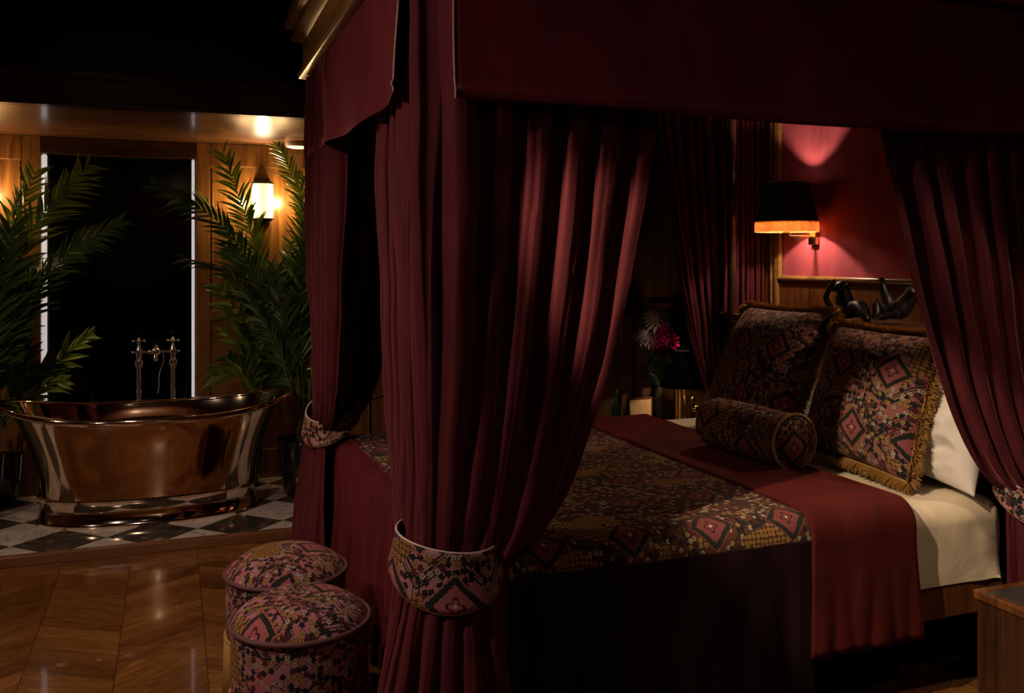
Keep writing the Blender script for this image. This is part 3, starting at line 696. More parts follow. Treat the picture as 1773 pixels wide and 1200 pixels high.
# ------------------------------------------------------------------ curtains
def curtain(name, label, cat, top, tie, bot, zt, zm, zb, nf, amps, nu=360, nv=110, mat=MV, power=0.40, powb=0.6, seed=0, group=None, bulge=0.0, pf=1.0):
    ft, fm, fb = (polyline([(a, b, 0) for a, b in P]) for P in (top, tie, bot)); rnd = random.Random(seed)
    ph = rnd.uniform(0, 6); wd = [rnd.uniform(0.65, 1.35) for _ in range(nf)]; cs = [0]
    for q_ in wd: cs.append(cs[-1] + q_)
    def fold(u):
        x = max(0, min(0.99999, u)) * cs[-1]; i = max(j for j in range(nf) if cs[j] <= x); return i + (x - cs[i]) / wd[i]
    ap = [rnd.uniform(0.65, 1.25) for _ in range(nf * 2 + 4)]
    def base(u, z):
        if z >= zm:
            s = (z - zm) / (zt - zm); wt = s ** power; return fm(u).lerp(ft(u), wt), s
        s = (zm - z) / (zm - zb); return fm(u).lerp(fb(u), s ** powb), -s
    def fn(u, v):
        z = lerp(zt, zb, v); q, s = base(u, z); e = 0.004
        t = base(min(1, u + e), z)[0] - base(max(0, u - e), z)[0]
        nrm = Vector((t.y, -t.x, 0)); nrm.normalize()
        if s >= 0: am = lerp(amps[1], amps[0], sm(s * 1.6))
        else: am = lerp(amps[1], amps[2], sm(-s * 1.3))
        uu = u + 0.020 * noise.noise(Vector((u * 5, z * 0.9, seed * 1.7)))
        k = fold(uu); wv = 2.3 * abs(math.cos(PI * k)) ** 0.62 - 1.35 + 0.16 * math.sin(4 * PI * k + 1 + z * 1.5) * sm(0.5 + noise.noise(Vector((u * 3, z * 1.5, 4))))
        i0 = min(nf - 1, int(k)); a = lerp(ap[i0], ap[i0 + 1], k % 1) * (0.55 + 0.45 * wd[i0])
        cr = noise.noise(Vector((u * 14, z * 4.5, seed * 3.1))) * 0.010 * (1 if abs(s) < 0.99 else 0)
        # crumples near the tie
        cr += noise.noise(Vector((u * 30, z * 16, seed))) * 0.007 * math.exp(-((z - zm) / 0.22) ** 2)
        sl = t.normalized() * (0.30 * am * a * math.sin(4 * PI * k))
        p = q + nrm * (wv * am * a + cr) + sl
        return (p.x, p.y, z)
    o = MB().grid(nu, nv, fn).build(name, mat, solid=0.004, sharp=180)
    return tag(o, label, cat, group)
G = 'velvet curtains around the canopy bed'
# near foot corner
curtain('bed_curtain', 'large burgundy velvet curtain gathered at the near foot corner of the bed', 'curtain',
        [(0.700, 3.22), (0.700, 2.70), (0.672, 2.52), (0.685, 2.455), (0.76, 2.46), (1.05, 2.485), (1.46, 2.49)],
        [(0.640, 2.64), (0.608, 2.56), (0.612, 2.48), (0.655, 2.405), (0.73, 2.388), (0.82, 2.42), (0.855, 2.50)],
        [(0.635, 2.86), (0.615, 2.70), (0.53, 2.55), (0.50, 2.40), (0.60, 2.27), (0.80, 2.27), (0.88, 2.36), (0.92, 2.5)],
        2.45, 0.69, 0.015, 12, (0.038, 0.010, 0.026), nu=520, nv=150, seed=3, group=G, powb=0.72)
# far foot corner
curtain('bed_curtain', 'burgundy velvet curtain gathered at the far foot corner, nearest the bathtub', 'curtain',
        [(0.66, 3.85), (0.655, 4.25), (0.655, 4.53), (0.70, 4.56), (1.0, 4.56), (1.2, 4.56)],
        [(0.69, 4.40), (0.66, 4.46), (0.65, 4.55), (0.69, 4.60), (0.76, 4.60), (0.80, 4.55)],
        [(0.60, 4.20), (0.56, 4.45), (0.55, 4.70), (0.68, 4.76), (0.85, 4.74), (0.92, 4.60)],
        2.45, 0.75, 0.015, 9, (0.036, 0.014, 0.026), nu=380, seed=5, group=G)
# near head corner
curtain('bed_curtain', 'burgundy velvet curtain swept back at the near head corner beside the pillows', 'curtain',
        [(2.11, 2.47), (2.5, 2.46), (2.95, 2.46), (3.2, 2.47)],
        [(2.86, 2.50), (2.89, 2.43), (2.96, 2.39), (3.06, 2.40), (3.10, 2.46)],
        [(2.87, 2.50), (2.88, 2.46), (3.0, 2.43), (3.12, 2.45), (3.2, 2.48)],
        2.45, 0.72, 0.015, 8, (0.036, 0.011, 0.014), nu=380, seed=8, group=G, power=0.55)
# far head corner
curtain('bed_curtain', 'burgundy velvet curtain swept back at the far head corner behind the bolster', 'curtain',
        [(2.52, 4.52), (2.8, 4.53), (3.02, 4.53)],
        [(2.93, 4.52), (2.965, 4.58), (3.03, 4.58), (3.07, 4.54)],
        [(2.90, 4.52), (2.95, 4.62), (3.04, 4.62), (3.10, 4.54)],
        2.45, 0.74, 0.015, 7, (0.034, 0.012, 0.02), nu=260, seed=9, group=G, power=0.62)
# straight drape at the far end of the head wall
curtain('bed_curtain', 'straight burgundy drape hanging flat at the head wall left of the gilt frame', 'curtain',
        [(3.05, 4.58), (3.20, 4.575), (3.275, 4.545)], [(3.05, 4.58), (3.20, 4.575), (3.275, 4.545)], [(3.05, 4.58), (3.20, 4.575), (3.275, 4.545)],
        2.45, 0.9, 0.30, 6, (0.022, 0.022, 0.022), nu=160, nv=30, seed=12, group=G)

# valances
MBRAID = plain('cream_braid', (0.55, 0.50, 0.45), 0.7)
def valance(label, P, zb, seed, ends=(True, True), belly=0.0):
    f = polyline([(a, b, 0) for a, b in P]); 
    def fn(u, v):
        q = f(u); t = (f(min(1, u + 0.01)) - f(max(0, u - 0.01))).normalized(); nrm = Vector((t.y, -t.x, 0))
        z = lerp(2.46, zb(u), v); o = 0.030 * noise.noise(Vector((u * 6 + seed + z * 1.6, z * 2.0, 1))) * (0.3 + 0.7 * v) + belly * v * v + 0.006 * math.exp(-((v - 0.95) / 0.02) ** 2)
        p = q + nrm * o; return (p.x, p.y, z)
    ctr = f(0.5)
    t = thing('bed_valance', label, 'valance', (ctr.x, ctr.y, 2.46), 'velvet valances under the cornice')
    pn = MB().grid(140, 50, fn).build('panel', MV2, t, solid=0.006, sharp=180)
    for u, e in ((0, ends[0]), (1, ends[1])):
        if e:
            mb = MB()
            for i in range(90):
                q = Vector(fn(u, i / 89)); q.z += 0
                mb.ball(q + Vector((-0.004, -0.004, 0)), 0.0028, 6, (1, 1, 1.0))
            mb.build('braid', MBRAID, pn)
valance('burgundy velvet valance across the foot end of the canopy, under the gilt cornice', [(0.625, 4.585), (0.622, 3.6), (0.622, 2.585)], lambda u: 2.035 + 0.012 * math.sin(u * 7) + 0.02 * (1 - u), 1, (False, True), 0.012)
valance('long burgundy velvet valance along the near side of the canopy', [(0.725, 2.395), (1.9, 2.392), (3.25, 2.395)], lambda u: 1.998 + 0.004 * math.sin(u * 9) - 0.012 * math.sin(PI * u), 2, (True, False), 0.010)
valance('velvet valance along the far side of the canopy', [(3.25, 4.60), (1.9, 4.60), (0.72, 4.60)], lambda u: 2.0, 3, (False, False), 0.0)

# tiebacks
def tieback(label, c, rx, ry, face, zc, hmax, tilt, uo=0, hmin=0.02):
    # closed crescent band around a gathered curtain; face = angle (plan) of the widest point
    t = thing('curtain_tieback', label, 'tieback', (c[0], c[1], zc), 'tapestry tiebacks on the bed curtains')
    def edge(a): 
        w = max(0, 0.5 + 0.5 * math.cos(a - face)) ** 1.3; return lerp(hmin, hmax, w)
    def pt(a, v):
        h = edge(a); top = zc + tilt * (1 - math.cos(a - face)) * 0.5 - 0.022 * math.sin(a - face)
        z = top - h * v; r = 1.0 + 0.14 * v ** 1.3
        return (c[0] + rx * r * math.cos(a), c[1] + ry * r * math.sin(a), z)
    bd = MB().grid(120, 12, lambda u, v: pt(2 * PI * u, v), lambda u, v: (uo + u * 2 * PI * (rx + ry) / 2, v * edge(2 * PI * u) + 0.03), cu=True).build('band', MT4, t, solid=0.007, sharp=180)
    for vv in (0, 1):
        MB().tube([pt(2 * PI * i / 90, vv) for i in range(90)], 0.0034, 6, closed=True).build('piping', MBRAID if vv == 0 else MGOLDF, bd)
tieback('broad crescent tapestry tieback on the near foot curtain, facing the stools', (0.731, 2.508), 0.142, 0.146, R(-112), 0.768, 0.160, 0.01, 0.12, 0.045)
tieback('tapestry tieback on the far foot curtain beside the bathtub', (0.73, 4.50), 0.125, 0.150, R(-150), 0.79, 0.115, 0.10, 0.3, 0.03)
tieback('tapestry tieback on the near head curtain at the right edge', (2.985, 2.47), 0.150, 0.115, R(-105), 0.71, 0.13, 0.05, 0.6, 0.03)
tieback('dark tieback on the far head curtain behind the bolster', (3.00, 4.55), 0.095, 0.075, R(-105), 0.76, 0.10, 0.05, 0.9, 0.03)

# ------------------------------------------------------------------ cushions
def frame_xf(bl, br, tl):
    """matrix from unit (u across, v up) coordinates placed on three corners"""
    bl, br, tl = Vector(bl), Vector(br), Vector(tl); U = br - bl; V = tl - bl; Nn = U.cross(V).normalized()
    return bl, U, V, Nn
def pillow(fr, T, mat, name, parent, n=44, pinch=0.05, wr=0.004, seed=0, uvo=(0, 0), sag=0.0, corner=0.0):
    bl, U, V, Nn = fr; lu, lv = U.length, V.length
    def pt(a, b, side):
        x, y = 2 * a - 1, 2 * b - 1
        th = max(0, (1 - abs(x) ** 2.6) * (1 - abs(y) ** 2.6)) ** 0.55 * T / 2
        xx = x * (1 - pinch * (1 - y * y) ** 1.0 * abs(x) ** 3); yy = y * (1 - pinch * (1 - x * x) * abs(y) ** 3)
        nz = noise.noise(Vector((x * 2.5 + seed, y * 2.5, side))) * wr * 3 + noise.noise(Vector((x * 7, y * 7, seed))) * wr
        p = bl + U * (xx + 1) / 2 + V * (yy + 1) / 2 + Nn * side * (th + nz * (1 - x * x) * (1 - y * y))
        p -= Vector((0, 0, sag * (1 - abs(y)) * 0)); return p
    mb = MB()
    for sd in (1, -1):
        mb.grid(n, n, lambda a, b: pt(a, b, sd), lambda a, b: (a * lu + uvo[0], b * lv + uvo[1]))
    return mb.build(name, mat, parent, sharp=180, weld=True)
def fringe(fr, parent, L=0.045, per=0.0035, pinch=0.05, mat=None, seed=0, sides='LRTB', down=0.0):
    bl, U, V, Nn = fr; rnd = random.Random(seed); mb = MB()
    def edge(t, s):
        x, y = {'B': (2 * t - 1, -1), 'T': (2 * t - 1, 1), 'L': (-1, 2 * t - 1), 'R': (1, 2 * t - 1)}[s]
        xx = x * (1 - pinch * (1 - y * y) * abs(x) ** 3); yy = y * (1 - pinch * (1 - x * x) * abs(y) ** 3)
        return bl + U * (xx + 1) / 2 + V * (yy + 1) / 2
    for s in sides:
        out = {'B': -V, 'T': V, 'L': -U, 'R': U}[s].normalized(); al = (U if s in 'BT' else V); n = int(al.length / per)
        for i in range(n + 1):
            t = i / n; p = edge(t, s)
            for lay in (-2, -1, 0, 1, 2):
                d = (out + Nn * (0.62 * lay + 0.30 * math.sin(t * 19 + seed) + rnd.uniform(-0.3, 0.3)) + al.normalized() * (rnd.uniform(-0.12, 0.12) + 0.25 * math.sin(t * 33 + lay))).normalized()
                l = L * rnd.uniform(0.8, 1.1); q = p + d * l + Vector((0, 0, -0.15 * l)); m_ = p + d * l * 0.55
                a = d.cross(Nn).normalized() * 0.0024; b = Nn * 0.0022
                mb.add([p + a, p - a * 0.5 + b, p - a * 0.5 - b, m_ + a * 1.3, m_ - a * 0.7 + b, m_ - a * 0.7 - b, q], [(0, 1, 4, 3), (1, 2, 5, 4), (2, 0, 3, 5), (3, 4, 6), (4, 5, 6), (5, 3, 6)])
        mb.tube([edge(i / 30, s) for i in range(31)], 0.007, 6)
    return mb.build('fringe', mat or MGOLDF, parent, sharp=30)
ZB = 0.712
# white pillows behind
def pil(label, bl, br, tl, T, seed):
    t = thing('pillow', label, 'pillow', tuple((Vector(bl) + Vector(br)) / 2), 'plain sleeping pillows')
    fr = frame_xf(bl, br, tl); pillow(fr, T, MPILLOW, 'case', t, pinch=0.10, wr=0.022, seed=seed, n=80)
    bl_, U, V, Nn = fr
    pts = [bl_ + U * a + V * b for a, b in [(0.0, 0.0), (0.5, 0.012), (1, 0), (0.985, 0.5), (1, 1), (0.5, 0.985), (0, 1), (0.015, 0.5)]]
    return t
pil('white pillow poking out beside the near patterned cushion', (2.765, 3.22, 0.705), (2.705, 2.50, 0.70), (2.92, 3.20, 1.12), 0.20, 4)
pil('white pillow hidden behind the far patterned cushion', (2.79, 4.22, 0.705), (2.79, 3.52, 0.705), (2.90, 4.22, 1.14), 0.15, 6)
def cushion(label, bl, br, tl, T, seed, uvo, sides='LRTB'):
    t = thing('fringed_cushion', label, 'cushion', tuple((Vector(bl) + Vector(br)) / 2), 'square tapestry cushions')
    fr = frame_xf(bl, br, tl); pillow(fr, T, MT2, 'cover', t, seed=seed, uvo=uvo); fringe(fr, t, seed=seed, sides=sides)
    return t
cushion('square tapestry cushion with gold brush fringe, nearer to the camera', (2.595, 3.30, 0.735), (2.565, 2.67, 0.725), (2.83, 3.36, 1.265), 0.27, 1, (0.02, 0.05))
cushion('square tapestry cushion with gold brush fringe behind the bolster, farther from the camera', (2.63, 4.16, 0.735), (2.63, 3.47, 0.735), (2.87, 4.12, 1.315), 0.27, 2, (0.4, 0.3))
# bolster
e1, e2 = Vector((2.345, 3.05, 0.712 + 0.112)), Vector((2.30, 3.56, 0.712 + 0.112)); rb = 0.110
bo = thing('bolster_cushion', 'round tapestry bolster lying on the bed in front of the cushions', 'cushion', tuple(e1.lerp(e2, 0.5) - Vector((0, 0, rb))))
ax = (e2 - e1).normalized(); sx = ax.cross(Vector((0, 0, 1))).normalized(); sz = Vector((0, 0, 1)); LB = (e2 - e1).length
pr = [(0.001, -0.022), (0.04, -0.021), (0.08, -0.014), (0.10, -0.006), (0.108, 0.002), (0.110, 0.015)] + [(0.110 + 0.003 * math.sin(PI * i / 8), lerp(0.015, LB - 0.015, i / 8)) for i in range(1, 8)] + [(0.110, LB - 0.015), (0.100, LB + 0.004), (0.06, LB + 0.022), (0.001, LB + 0.026)]
def bf(u, v):
    i = min(len(pr) - 1, round(v * (len(pr) - 1))); r, h = pr[i]; a = 2 * PI * u
    return e1 + ax * h + (sx * math.cos(a) + sz * math.sin(a)) * r * (1 + 0.01 * math.sin(3 * a + h * 9))
def buv(u, v):
    i = min(len(pr) - 1, round(v * (len(pr) - 1))); r, h = pr[i]; a = 2 * PI * u
    return (u * 0.70, h) if i > 5 else (0.17 + r * math.cos(a), 0.20 + r * math.sin(a))
MB().grid(72, len(pr), bf, buv).build('cover', MT2, bo, sharp=80, weld=False)
mb = MB()
for st in range(2):
    mb.tube([e1 + ax * (-0.002 + 0.0035 * math.cos(i * 1.0 + st * PI)) + (sx * math.cos(2 * PI * i / 240) + sz * math.sin(2 * PI * i / 240)) * (rb + 0.001 + 0.0035 * math.sin(i * 1.0 + st * PI)) for i in range(240)], 0.0038, 6, closed=True)
mb.build('rope_piping', plain('gold_rope', (0.38, 0.25, 0.10), 0.6), bo)

# ------------------------------------------------------------------ stools
MPIPE = plain('mauve_piping', (0.10, 0.035, 0.045), 0.7)
def stool(x, y, label, uo, rot):
    t = thing('tapestry_pouf', label, 'stool', (x, y, 0), 'round tapestry stools at the foot of the bed'); r = 0.205; zr = 0.455
    def side(u, v):
        a = 2 * PI * u; rr = r * (1.0 + 0.012 * math.sin(PI * v)); return (x + rr * math.cos(a), y + rr * math.sin(a), lerp(0.235, zr, v))
    MB().grid(64, 10, side, lambda u, v: (uo + u * 2 * PI * r, 0.1 + v * 0.22), cu=False).build('drum', MT1, t, sharp=180)
    def top(u, v):
        a = 2 * PI * u; rr = r * (1.015 if v < 0.02 else 1.0) * (1 - v) ** 0.9 ; s = rr / r
        z = zr + 0.075 * (1 - min(1, s) ** 3.2) ** 0.75 + 0.004 * noise.noise(Vector((rr * math.cos(a) * 9, rr * math.sin(a) * 9, uo)))
        return (x + rr * math.cos(a), y + rr * math.sin(a), z)
    def tuv(u, v):
        a = 2 * PI * u + rot; rr = r * (1 - v) ** 0.9; return (uo + 0.2 + rr * math.cos(a) * 1.1, 0.3 + rr * math.sin(a) * 1.1)
    MB().grid(72, 30, top, tuv).build('seat_pad', MT1, t, sharp=180, weld=False)
    MB().tube([(x + (r + 0.004) * math.cos(2 * PI * i / 72), y + (r + 0.004) * math.sin(2 * PI * i / 72), zr) for i in range(72)], 0.008, 8, closed=True).build('piping', MPIPE, t)
    MB().tube([(x + (r + 0.003) * math.cos(2 * PI * i / 72), y + (r + 0.003) * math.sin(2 * PI * i / 72), 0.245) for i in range(72)], 0.006, 8, closed=True).build('braid', MGOLDF, t)
    mb = MB(); n = 210
    for i in range(n):
        a = 2 * PI * i / n; c, s = math.cos(a), math.sin(a); rr = r + 0.004
        mb.tube([(x + rr * c, y + rr * s, 0.245), (x + (rr + 0.004 * math.sin(i)) * c, y + (rr + 0.004 * math.sin(i)) * s, 0.12), (x + (rr + 0.003 + 0.005 * math.sin(i * 2.3)) * c, y + (rr + 0.003) * s, 0.004)], [0.0035, 0.0032, 0.003], 5)
    mb.lathe([(r - 0.01, 0.01), (r - 0.004, 0.24)], 48, (x, y, 0))
    mb.build('fringe', MGOLDF, t, sharp=180)
stool(0.368, 2.86, 'round pink tapestry stool with gold fringe, nearer to the camera', 0.0, 0.5)
stool(0.378, 3.325, 'round pink tapestry stool with gold fringe, farther from the camera', 0.43, 2.1)

# ------------------------------------------------------------------ near bedside table
nt = thing('bedside_table', 'low dark wood bedside table with veined marble top at the right edge', 'table', (2.9, 2.1, 0))
nx0, nx1, ny0, ny1, nz = 2.575, 3.28, 1.72, 2.37, 0.43
MB().box(nx0, ny0, 0.0, nx1, ny1, nz - 0.03, 0.004).build('cabinet', MWV, nt, smooth=False)
tr = MB(); e = 0.022
tr.box(nx0 - 0.01, ny0 - 0.01, nz - 0.032, nx0 + e, ny1 + 0.01, nz, 0.006).box(nx1 - e, ny0 - 0.01, nz - 0.032, nx1 + 0.01, ny1 + 0.01, nz, 0.006).box(nx0 + e, ny0 - 0.01, nz - 0.032, nx1 - e, ny0 + e, nz, 0.006).box(nx0 + e, ny1 - e, nz - 0.032, nx1 - e, ny1 + 0.01, nz, 0.006)
tr.build('top_frame', MW, nt, smooth=False)
MB().box(nx0 + e, ny0 + e, nz - 0.03, nx1 - e, ny1 - e, nz - 0.003).build('marble_top', MDM, nt, smooth=False)
# far bedside table with its objects
ft2 = thing('bedside_table', 'dark bedside table on the far side of the bed carrying lamp, vase and box', 'table', (2.8, 4.98, 0))
fz = 0.53
MB().box(2.35, 4.74, 0, 3.28, 5.22, fz - 0.03, 0.004).build('cabinet', MWV, ft2, smooth=False)
MB().box(2.33, 4.72, fz - 0.03, 3.30, 5.235, fz, 0.006).build('table_top', MWD, ft2, smooth=False)
# open box with lit pale lid
b = atY(1120, 728, 4.95); bxx = b.x
t = thing('wooden_box', 'small open wooden box with pale lit lid on the far bedside table', 'box', (bxx, 4.95, fz))
MB().box(bxx - 0.10, 4.89, fz, bxx + 0.10, 5.03, fz + 0.035, 0.004).build('tray', MW, t, smooth=False)
MB().box(bxx - 0.088, 5.035, fz + 0.005, bxx + 0.088, 5.05, fz + 0.175, 0.004).build('lid', MW, t, smooth=False)
MB().box(bxx - 0.074, 5.029, fz + 0.035, bxx + 0.074, 5.036, fz + 0.162, 0.001).build('lid_lining', plain('cream_lining', (0.72, 0.50, 0.28), 0.6), t, smooth=False)
for i in range(5):
    pass
b = atY(1113, 722, 4.86)
tag(MB().lathe([(0.030, fz), (0.034, fz + 0.01), (0.034, fz + 0.05), (0.030, fz + 0.05), (0.029, fz + 0.01), (1e-6, fz + 0.01)], 24, (b.x, 4.84, 0)).build('round_tin', plain('dull_pewter', (0.25, 0.21, 0.18), 0.4, 0.8)), 'small round pewter cup in front of the open box', 'cup')
b = atY(1068, 720, 4.95)
t = thing('glass_bottle', 'ribbed green glass bottle at the left end of the far bedside table', 'bottle', (b.x, 4.95, fz))
pr_ = [(0.030, fz)]
for i in range(9): pr_ += [(0.034, fz + 0.012 + i * 0.016), (0.029, fz + 0.020 + i * 0.016)]
pr_ += [(0.022, fz + 0.17), (0.012, fz + 0.19), (0.012, fz + 0.23)]
MB().lathe(pr_, 24, (b.x, 4.95, 0)).build('body', plain('green_glass', (0.03, 0.10, 0.03), 0.1, Transmission_Weight=0.4), t)
MB().lathe([(0.014, fz + 0.228), (0.014, fz + 0.25), (1e-6, fz + 0.252)], 16, (b.x, 4.95, 0)).build('stopper', MBRASS, t)
b = atY(1056, 735, 4.92)
tag(MB().box(b.x - 0.06, 4.85, fz, b.x - 0.005, 4.98, fz + 0.05, 0.003).build('paper_card', plain('white_paper', (0.55, 0.52, 0.5), 0.7), smooth=False), 'white card standing at the left end of the far bedside table', 'card')
# brass lamp with black shade
b = atY(1180, 700, 5.0); lx, ly = b.x, 5.0
t = thing('table_lamp', 'brass column table lamp with black shade on the far bedside table', 'lamp', (lx, ly, fz))
MB().lathe([(0.085, fz), (0.085, fz + 0.02), (0.052, fz + 0.03), (0.052, fz + 0.22), (0.056, fz + 0.23), (0.02, fz + 0.24)], 32, (lx, ly, 0)).build('base', MBRASS, t)
MB().lathe([(0.012, fz + 0.22), (0.012, fz + 0.34)], 12, (lx, ly, 0)).build('stem', MBRASS, t)
MB().lathe([(0.135, fz + 0.235), (0.055, fz + 0.46), (0.052, fz + 0.46), (0.132, fz + 0.235), (0.135, fz + 0.235)], 40, (lx, ly, 0), cap=False).build('lamp_shade', plain('black_card', (0.003, 0.004, 0.0035), 0.85, Specular_IOR_Level=0.1), t)
MB().ball((lx, ly, fz + 0.36), 0.018, 12).build('bulb', emit('table_bulb', (1.0, 0.66, 0.34), 60), t)
light('table_lamp_light', 'POINT', (lx, ly - 0.08, fz + 0.29), 4.0, (1, 0.66, 0.32), size=0.015)
# gilt bird-like ornament
b = atY(1208, 690, 4.84)
t = thing('brass_ornament', 'small gilded bird-like ornament right of the brass lamp', 'ornament', (b.x, 4.84, fz))
MB().lathe([(0.03, fz), (0.03, fz + 0.01), (0.008, fz + 0.02), (0.008, fz + 0.10)], 16, (b.x, 4.84, 0)).build('stand', MBRASS, t)
mb = MB().ball((b.x, 4.84, fz + 0.12), 0.03, 14, (1.3, 0.8, 0.7)).tube(spline([(b.x - 0.02, 4.84, fz + 0.125), (b.x - 0.04, 4.835, fz + 0.15), (b.x - 0.035, 4.83, fz + 0.175)]), 0.010, 8).ball((b.x - 0.038, 4.83, fz + 0.18), 0.014, 10, (1.3, 1, 1))
mb.tube(spline([(b.x + 0.03, 4.84, fz + 0.12), (b.x + 0.06, 4.84, fz + 0.10), (b.x + 0.075, 4.84, fz + 0.06)]), [0.014] * 8 + [0.011] * 8 + [0.005], 8)
mb.build('bird', MBRASS, t)
# vase of flowers
b = atY(1140, 640, 5.10); vx, vy = b.x, 5.12
t = thing('flower_vase', 'dark vase of white and magenta flowers on the far bedside table', 'vase of flowers', (vx, vy, fz))
MB().lathe([(0.04, fz), (0.055, fz + 0.04), (0.06, fz + 0.12), (0.035, fz + 0.2), (0.04, fz + 0.24), (0.034, fz + 0.24), (0.03, fz + 0.2)], 28, (vx, vy, 0)).build('vase', MPOT, t)
MPW = plain('white_petals', (0.88, 0.82, 0.74), 0.6); MPM = plain('magenta_petals', (0.75, 0.02, 0.26), 0.55)
def bloom(c, r, mat, n, pointed, seed, name):
    rnd = random.Random(seed); mb = MB(); ctr = Vector(c)
    for i in range(n):
        th = math.acos(1 - 1.6 * (i + 0.5) / n); ph = i * 2.399
        d = Vector((math.sin(th) * math.cos(ph), -math.cos(th) * 0.6 + math.sin(th) * math.sin(ph) * 0.4, math.sin(th) * math.sin(ph) * 0.9 + 0.25)).normalized()
        s = d.cross(Vector((0, 0, 1))).normalized(); up = s.cross(d).normalized(); L = r * rnd.uniform(0.8, 1.1); wd = r * (0.16 if pointed else 0.34)
        vs = []; K = 5
        for k in range(K + 1):
            q = k / K; cc = ctr + d * L * (0.15 + 0.85 * q) + up * (0.12 * r * math.sin(q * 3)); ww = wd * math.sin(PI * (0.15 + 0.8 * q)) * (1 - (q ** 4 if pointed else 0.4 * q ** 3))
            vs += [cc - s * ww + d * 0.12 * ww, cc - up * 0.2 * ww, cc + s * ww + d * 0.12 * ww, cc - up * (0.2 * ww + 0.002)]
        fs = [(k * 4 + a, k * 4 + b_, k * 4 + 4 + b_, k * 4 + 4 + a) for k in range(K) for a, b_ in ((0, 1), (1, 2), (2, 3), (3, 0))]
        mb.add(vs, fs)
    mb.ball(ctr, r * 0.3, 10); mb.build(name, mat, t); 
fl = [(1136, 556, 5.02, 0.095, MPW, 70, True), (1120, 588, 5.0, 0.070, MPW, 50, True), (1150, 578, 4.97, 0.075, MPM, 46, False), (1138, 596, 4.98, 0.05, MPM, 30, False), (1163, 592, 5.0, 0.055, MPM, 30, False)]
sm_ = MB()
for i, (px, py, Y, r_, mt_, n_, pt_) in enumerate(fl):
    c = atY(px, py, Y); bloom(c, r_, mt_, n_, pt_, i, 'flower'); sm_.tube(spline([(vx, vy, fz + 0.2), (vx * 0.5 + c.x * 0.5, vy, (fz + 0.25 + c.z) / 2), c]), 0.004, 6)
sm_.build('stems', MSTEM, t)
lf = MB(); rnd = random.Random(5)
for i in range(16):
    c = atY(rnd.uniform(1115, 1175), rnd.uniform(610, 655), rnd.uniform(4.95, 5.1)); d = Vector((rnd.uniform(-1, 1), rnd.uniform(-0.5, 0.2), rnd.uniform(-0.4, 0.6))).normalized()
    s = d.cross(Vector((0, 1, 0.2))).normalized(); L = rnd.uniform(0.06, 0.10); vs = []
    for k in range(6):
        q = k / 5; ww = 0.020 * math.sin(PI * (0.05 + 0.93 * q)); cc = c + d * L * q + Vector((0, 0, -0.02 * q * q)); vs += [cc - s * ww, cc + Vector((0, 0.004, 0)), cc + s * ww, cc + Vector((0, 0.0055, 0))]
    lf.add(vs, [(k * 4 + a, k * 4 + b_, k * 4 + 4 + b_, k * 4 + 4 + a) for k in range(5) for a, b_ in ((0, 1), (1, 2), (2, 3), (3, 0))])
    lf.tube([c, (vx, vy, fz + 0.22)], 0.002, 4)
lf.build('leaves', ML2, t)

# ------------------------------------------------------------------ head wall lamp
FR = None
MSILK = plain('black_silk', (0.006, 0.005, 0.005), 0.6); MSB = emit('strong_bulb', (1.0, 0.66, 0.45), 1050)
def wall_lamp(lx, ly, lz, label):
    global FR
    t = thing('wall_lamp', label, 'wall lamp', (XW, ly, lz), 'fringed wall lamps on the head wall')
    MB().lathe([(0.165, lz + 0.03), (0.115, lz + 0.245), (0.112, lz + 0.245), (0.162, lz + 0.03), (0.165, lz + 0.03)], 48, (lx, ly, 0), cap=False).build('lamp_shade', MSILK, t)
    mb = MB()
    for i in range(150):
        a = 2 * PI * i / 150; c, s = math.cos(a), math.sin(a); rr = 0.165
        mb.tube([(lx + rr * c, ly + rr * s, lz + 0.035), (lx + (rr + 0.001 * math.sin(i * 3)) * c, ly + rr * s, lz + 0.01), (lx + rr * c + 0.002 * math.sin(i * 7), ly + rr * s, lz - 0.022)], 0.0036, 4)
    FR = M('glowing_fringe'); nn = FR.noise(FR.coord('Object'), 60, 3)
    tr_ = FR.new('ShaderNodeBsdfTranslucent'); tr_.inputs[0].default_value = (0.9, 0.58, 0.28, 1)
    mx = FR.new('ShaderNodeMixShader'); mx.inputs[0].default_value = 0.55; FR.set(Base_Color=FR.ramp(nn, [(0.3, (0.60, 0.28, 0.10)), (0.7, (0.85, 0.55, 0.25))]), Roughness=0.6)
    FR.link(FR.b.outputs[0], mx.inputs[1]); FR.link(tr_.outputs[0], mx.inputs[2]); FR.link(mx.outputs[0], FR.nt.nodes['Material Output'].inputs[0])
    mb.build('fringe', FR.mat, t)
    MB().tube([(lx + 0.11 * math.cos(2 * PI * i / 60), ly + 0.11 * math.sin(2 * PI * i / 60), lz + 0.246) for i in range(60)], 0.004, 6, closed=True).build('top_braid', MBRAID, t)
    mb = MB().tube([(lx, ly, lz + 0.12), (lx, ly, lz - 0.03), (lx + 0.02, ly, lz - 0.045), (XW - 0.02, ly, lz - 0.045)], 0.008, 8)
    mb.box(XW - 0.045, ly - 0.03, lz - 0.09, XW - 0.018, ly + 0.03, lz, 0.004); mb.lathe([(0.016, lz - 0.045), (0.022, lz - 0.03), (0.018, lz - 0.01)], 14, (lx, ly, 0))
    mb.build('bracket', MBRASS, t)
    MB().ball((lx, ly, lz + 0.105), 0.022, 12).build('bulb', MSB, t)
b = atX(1362, 395, 3.13)
wall_lamp(b.x, b.y, b.z, 'black drum wall lamp with orange fringe on the head wall above the far cushion')
wall_lamp(b.x, 2.86, b.z, 'black drum wall lamp with orange fringe hidden behind the near head curtain')

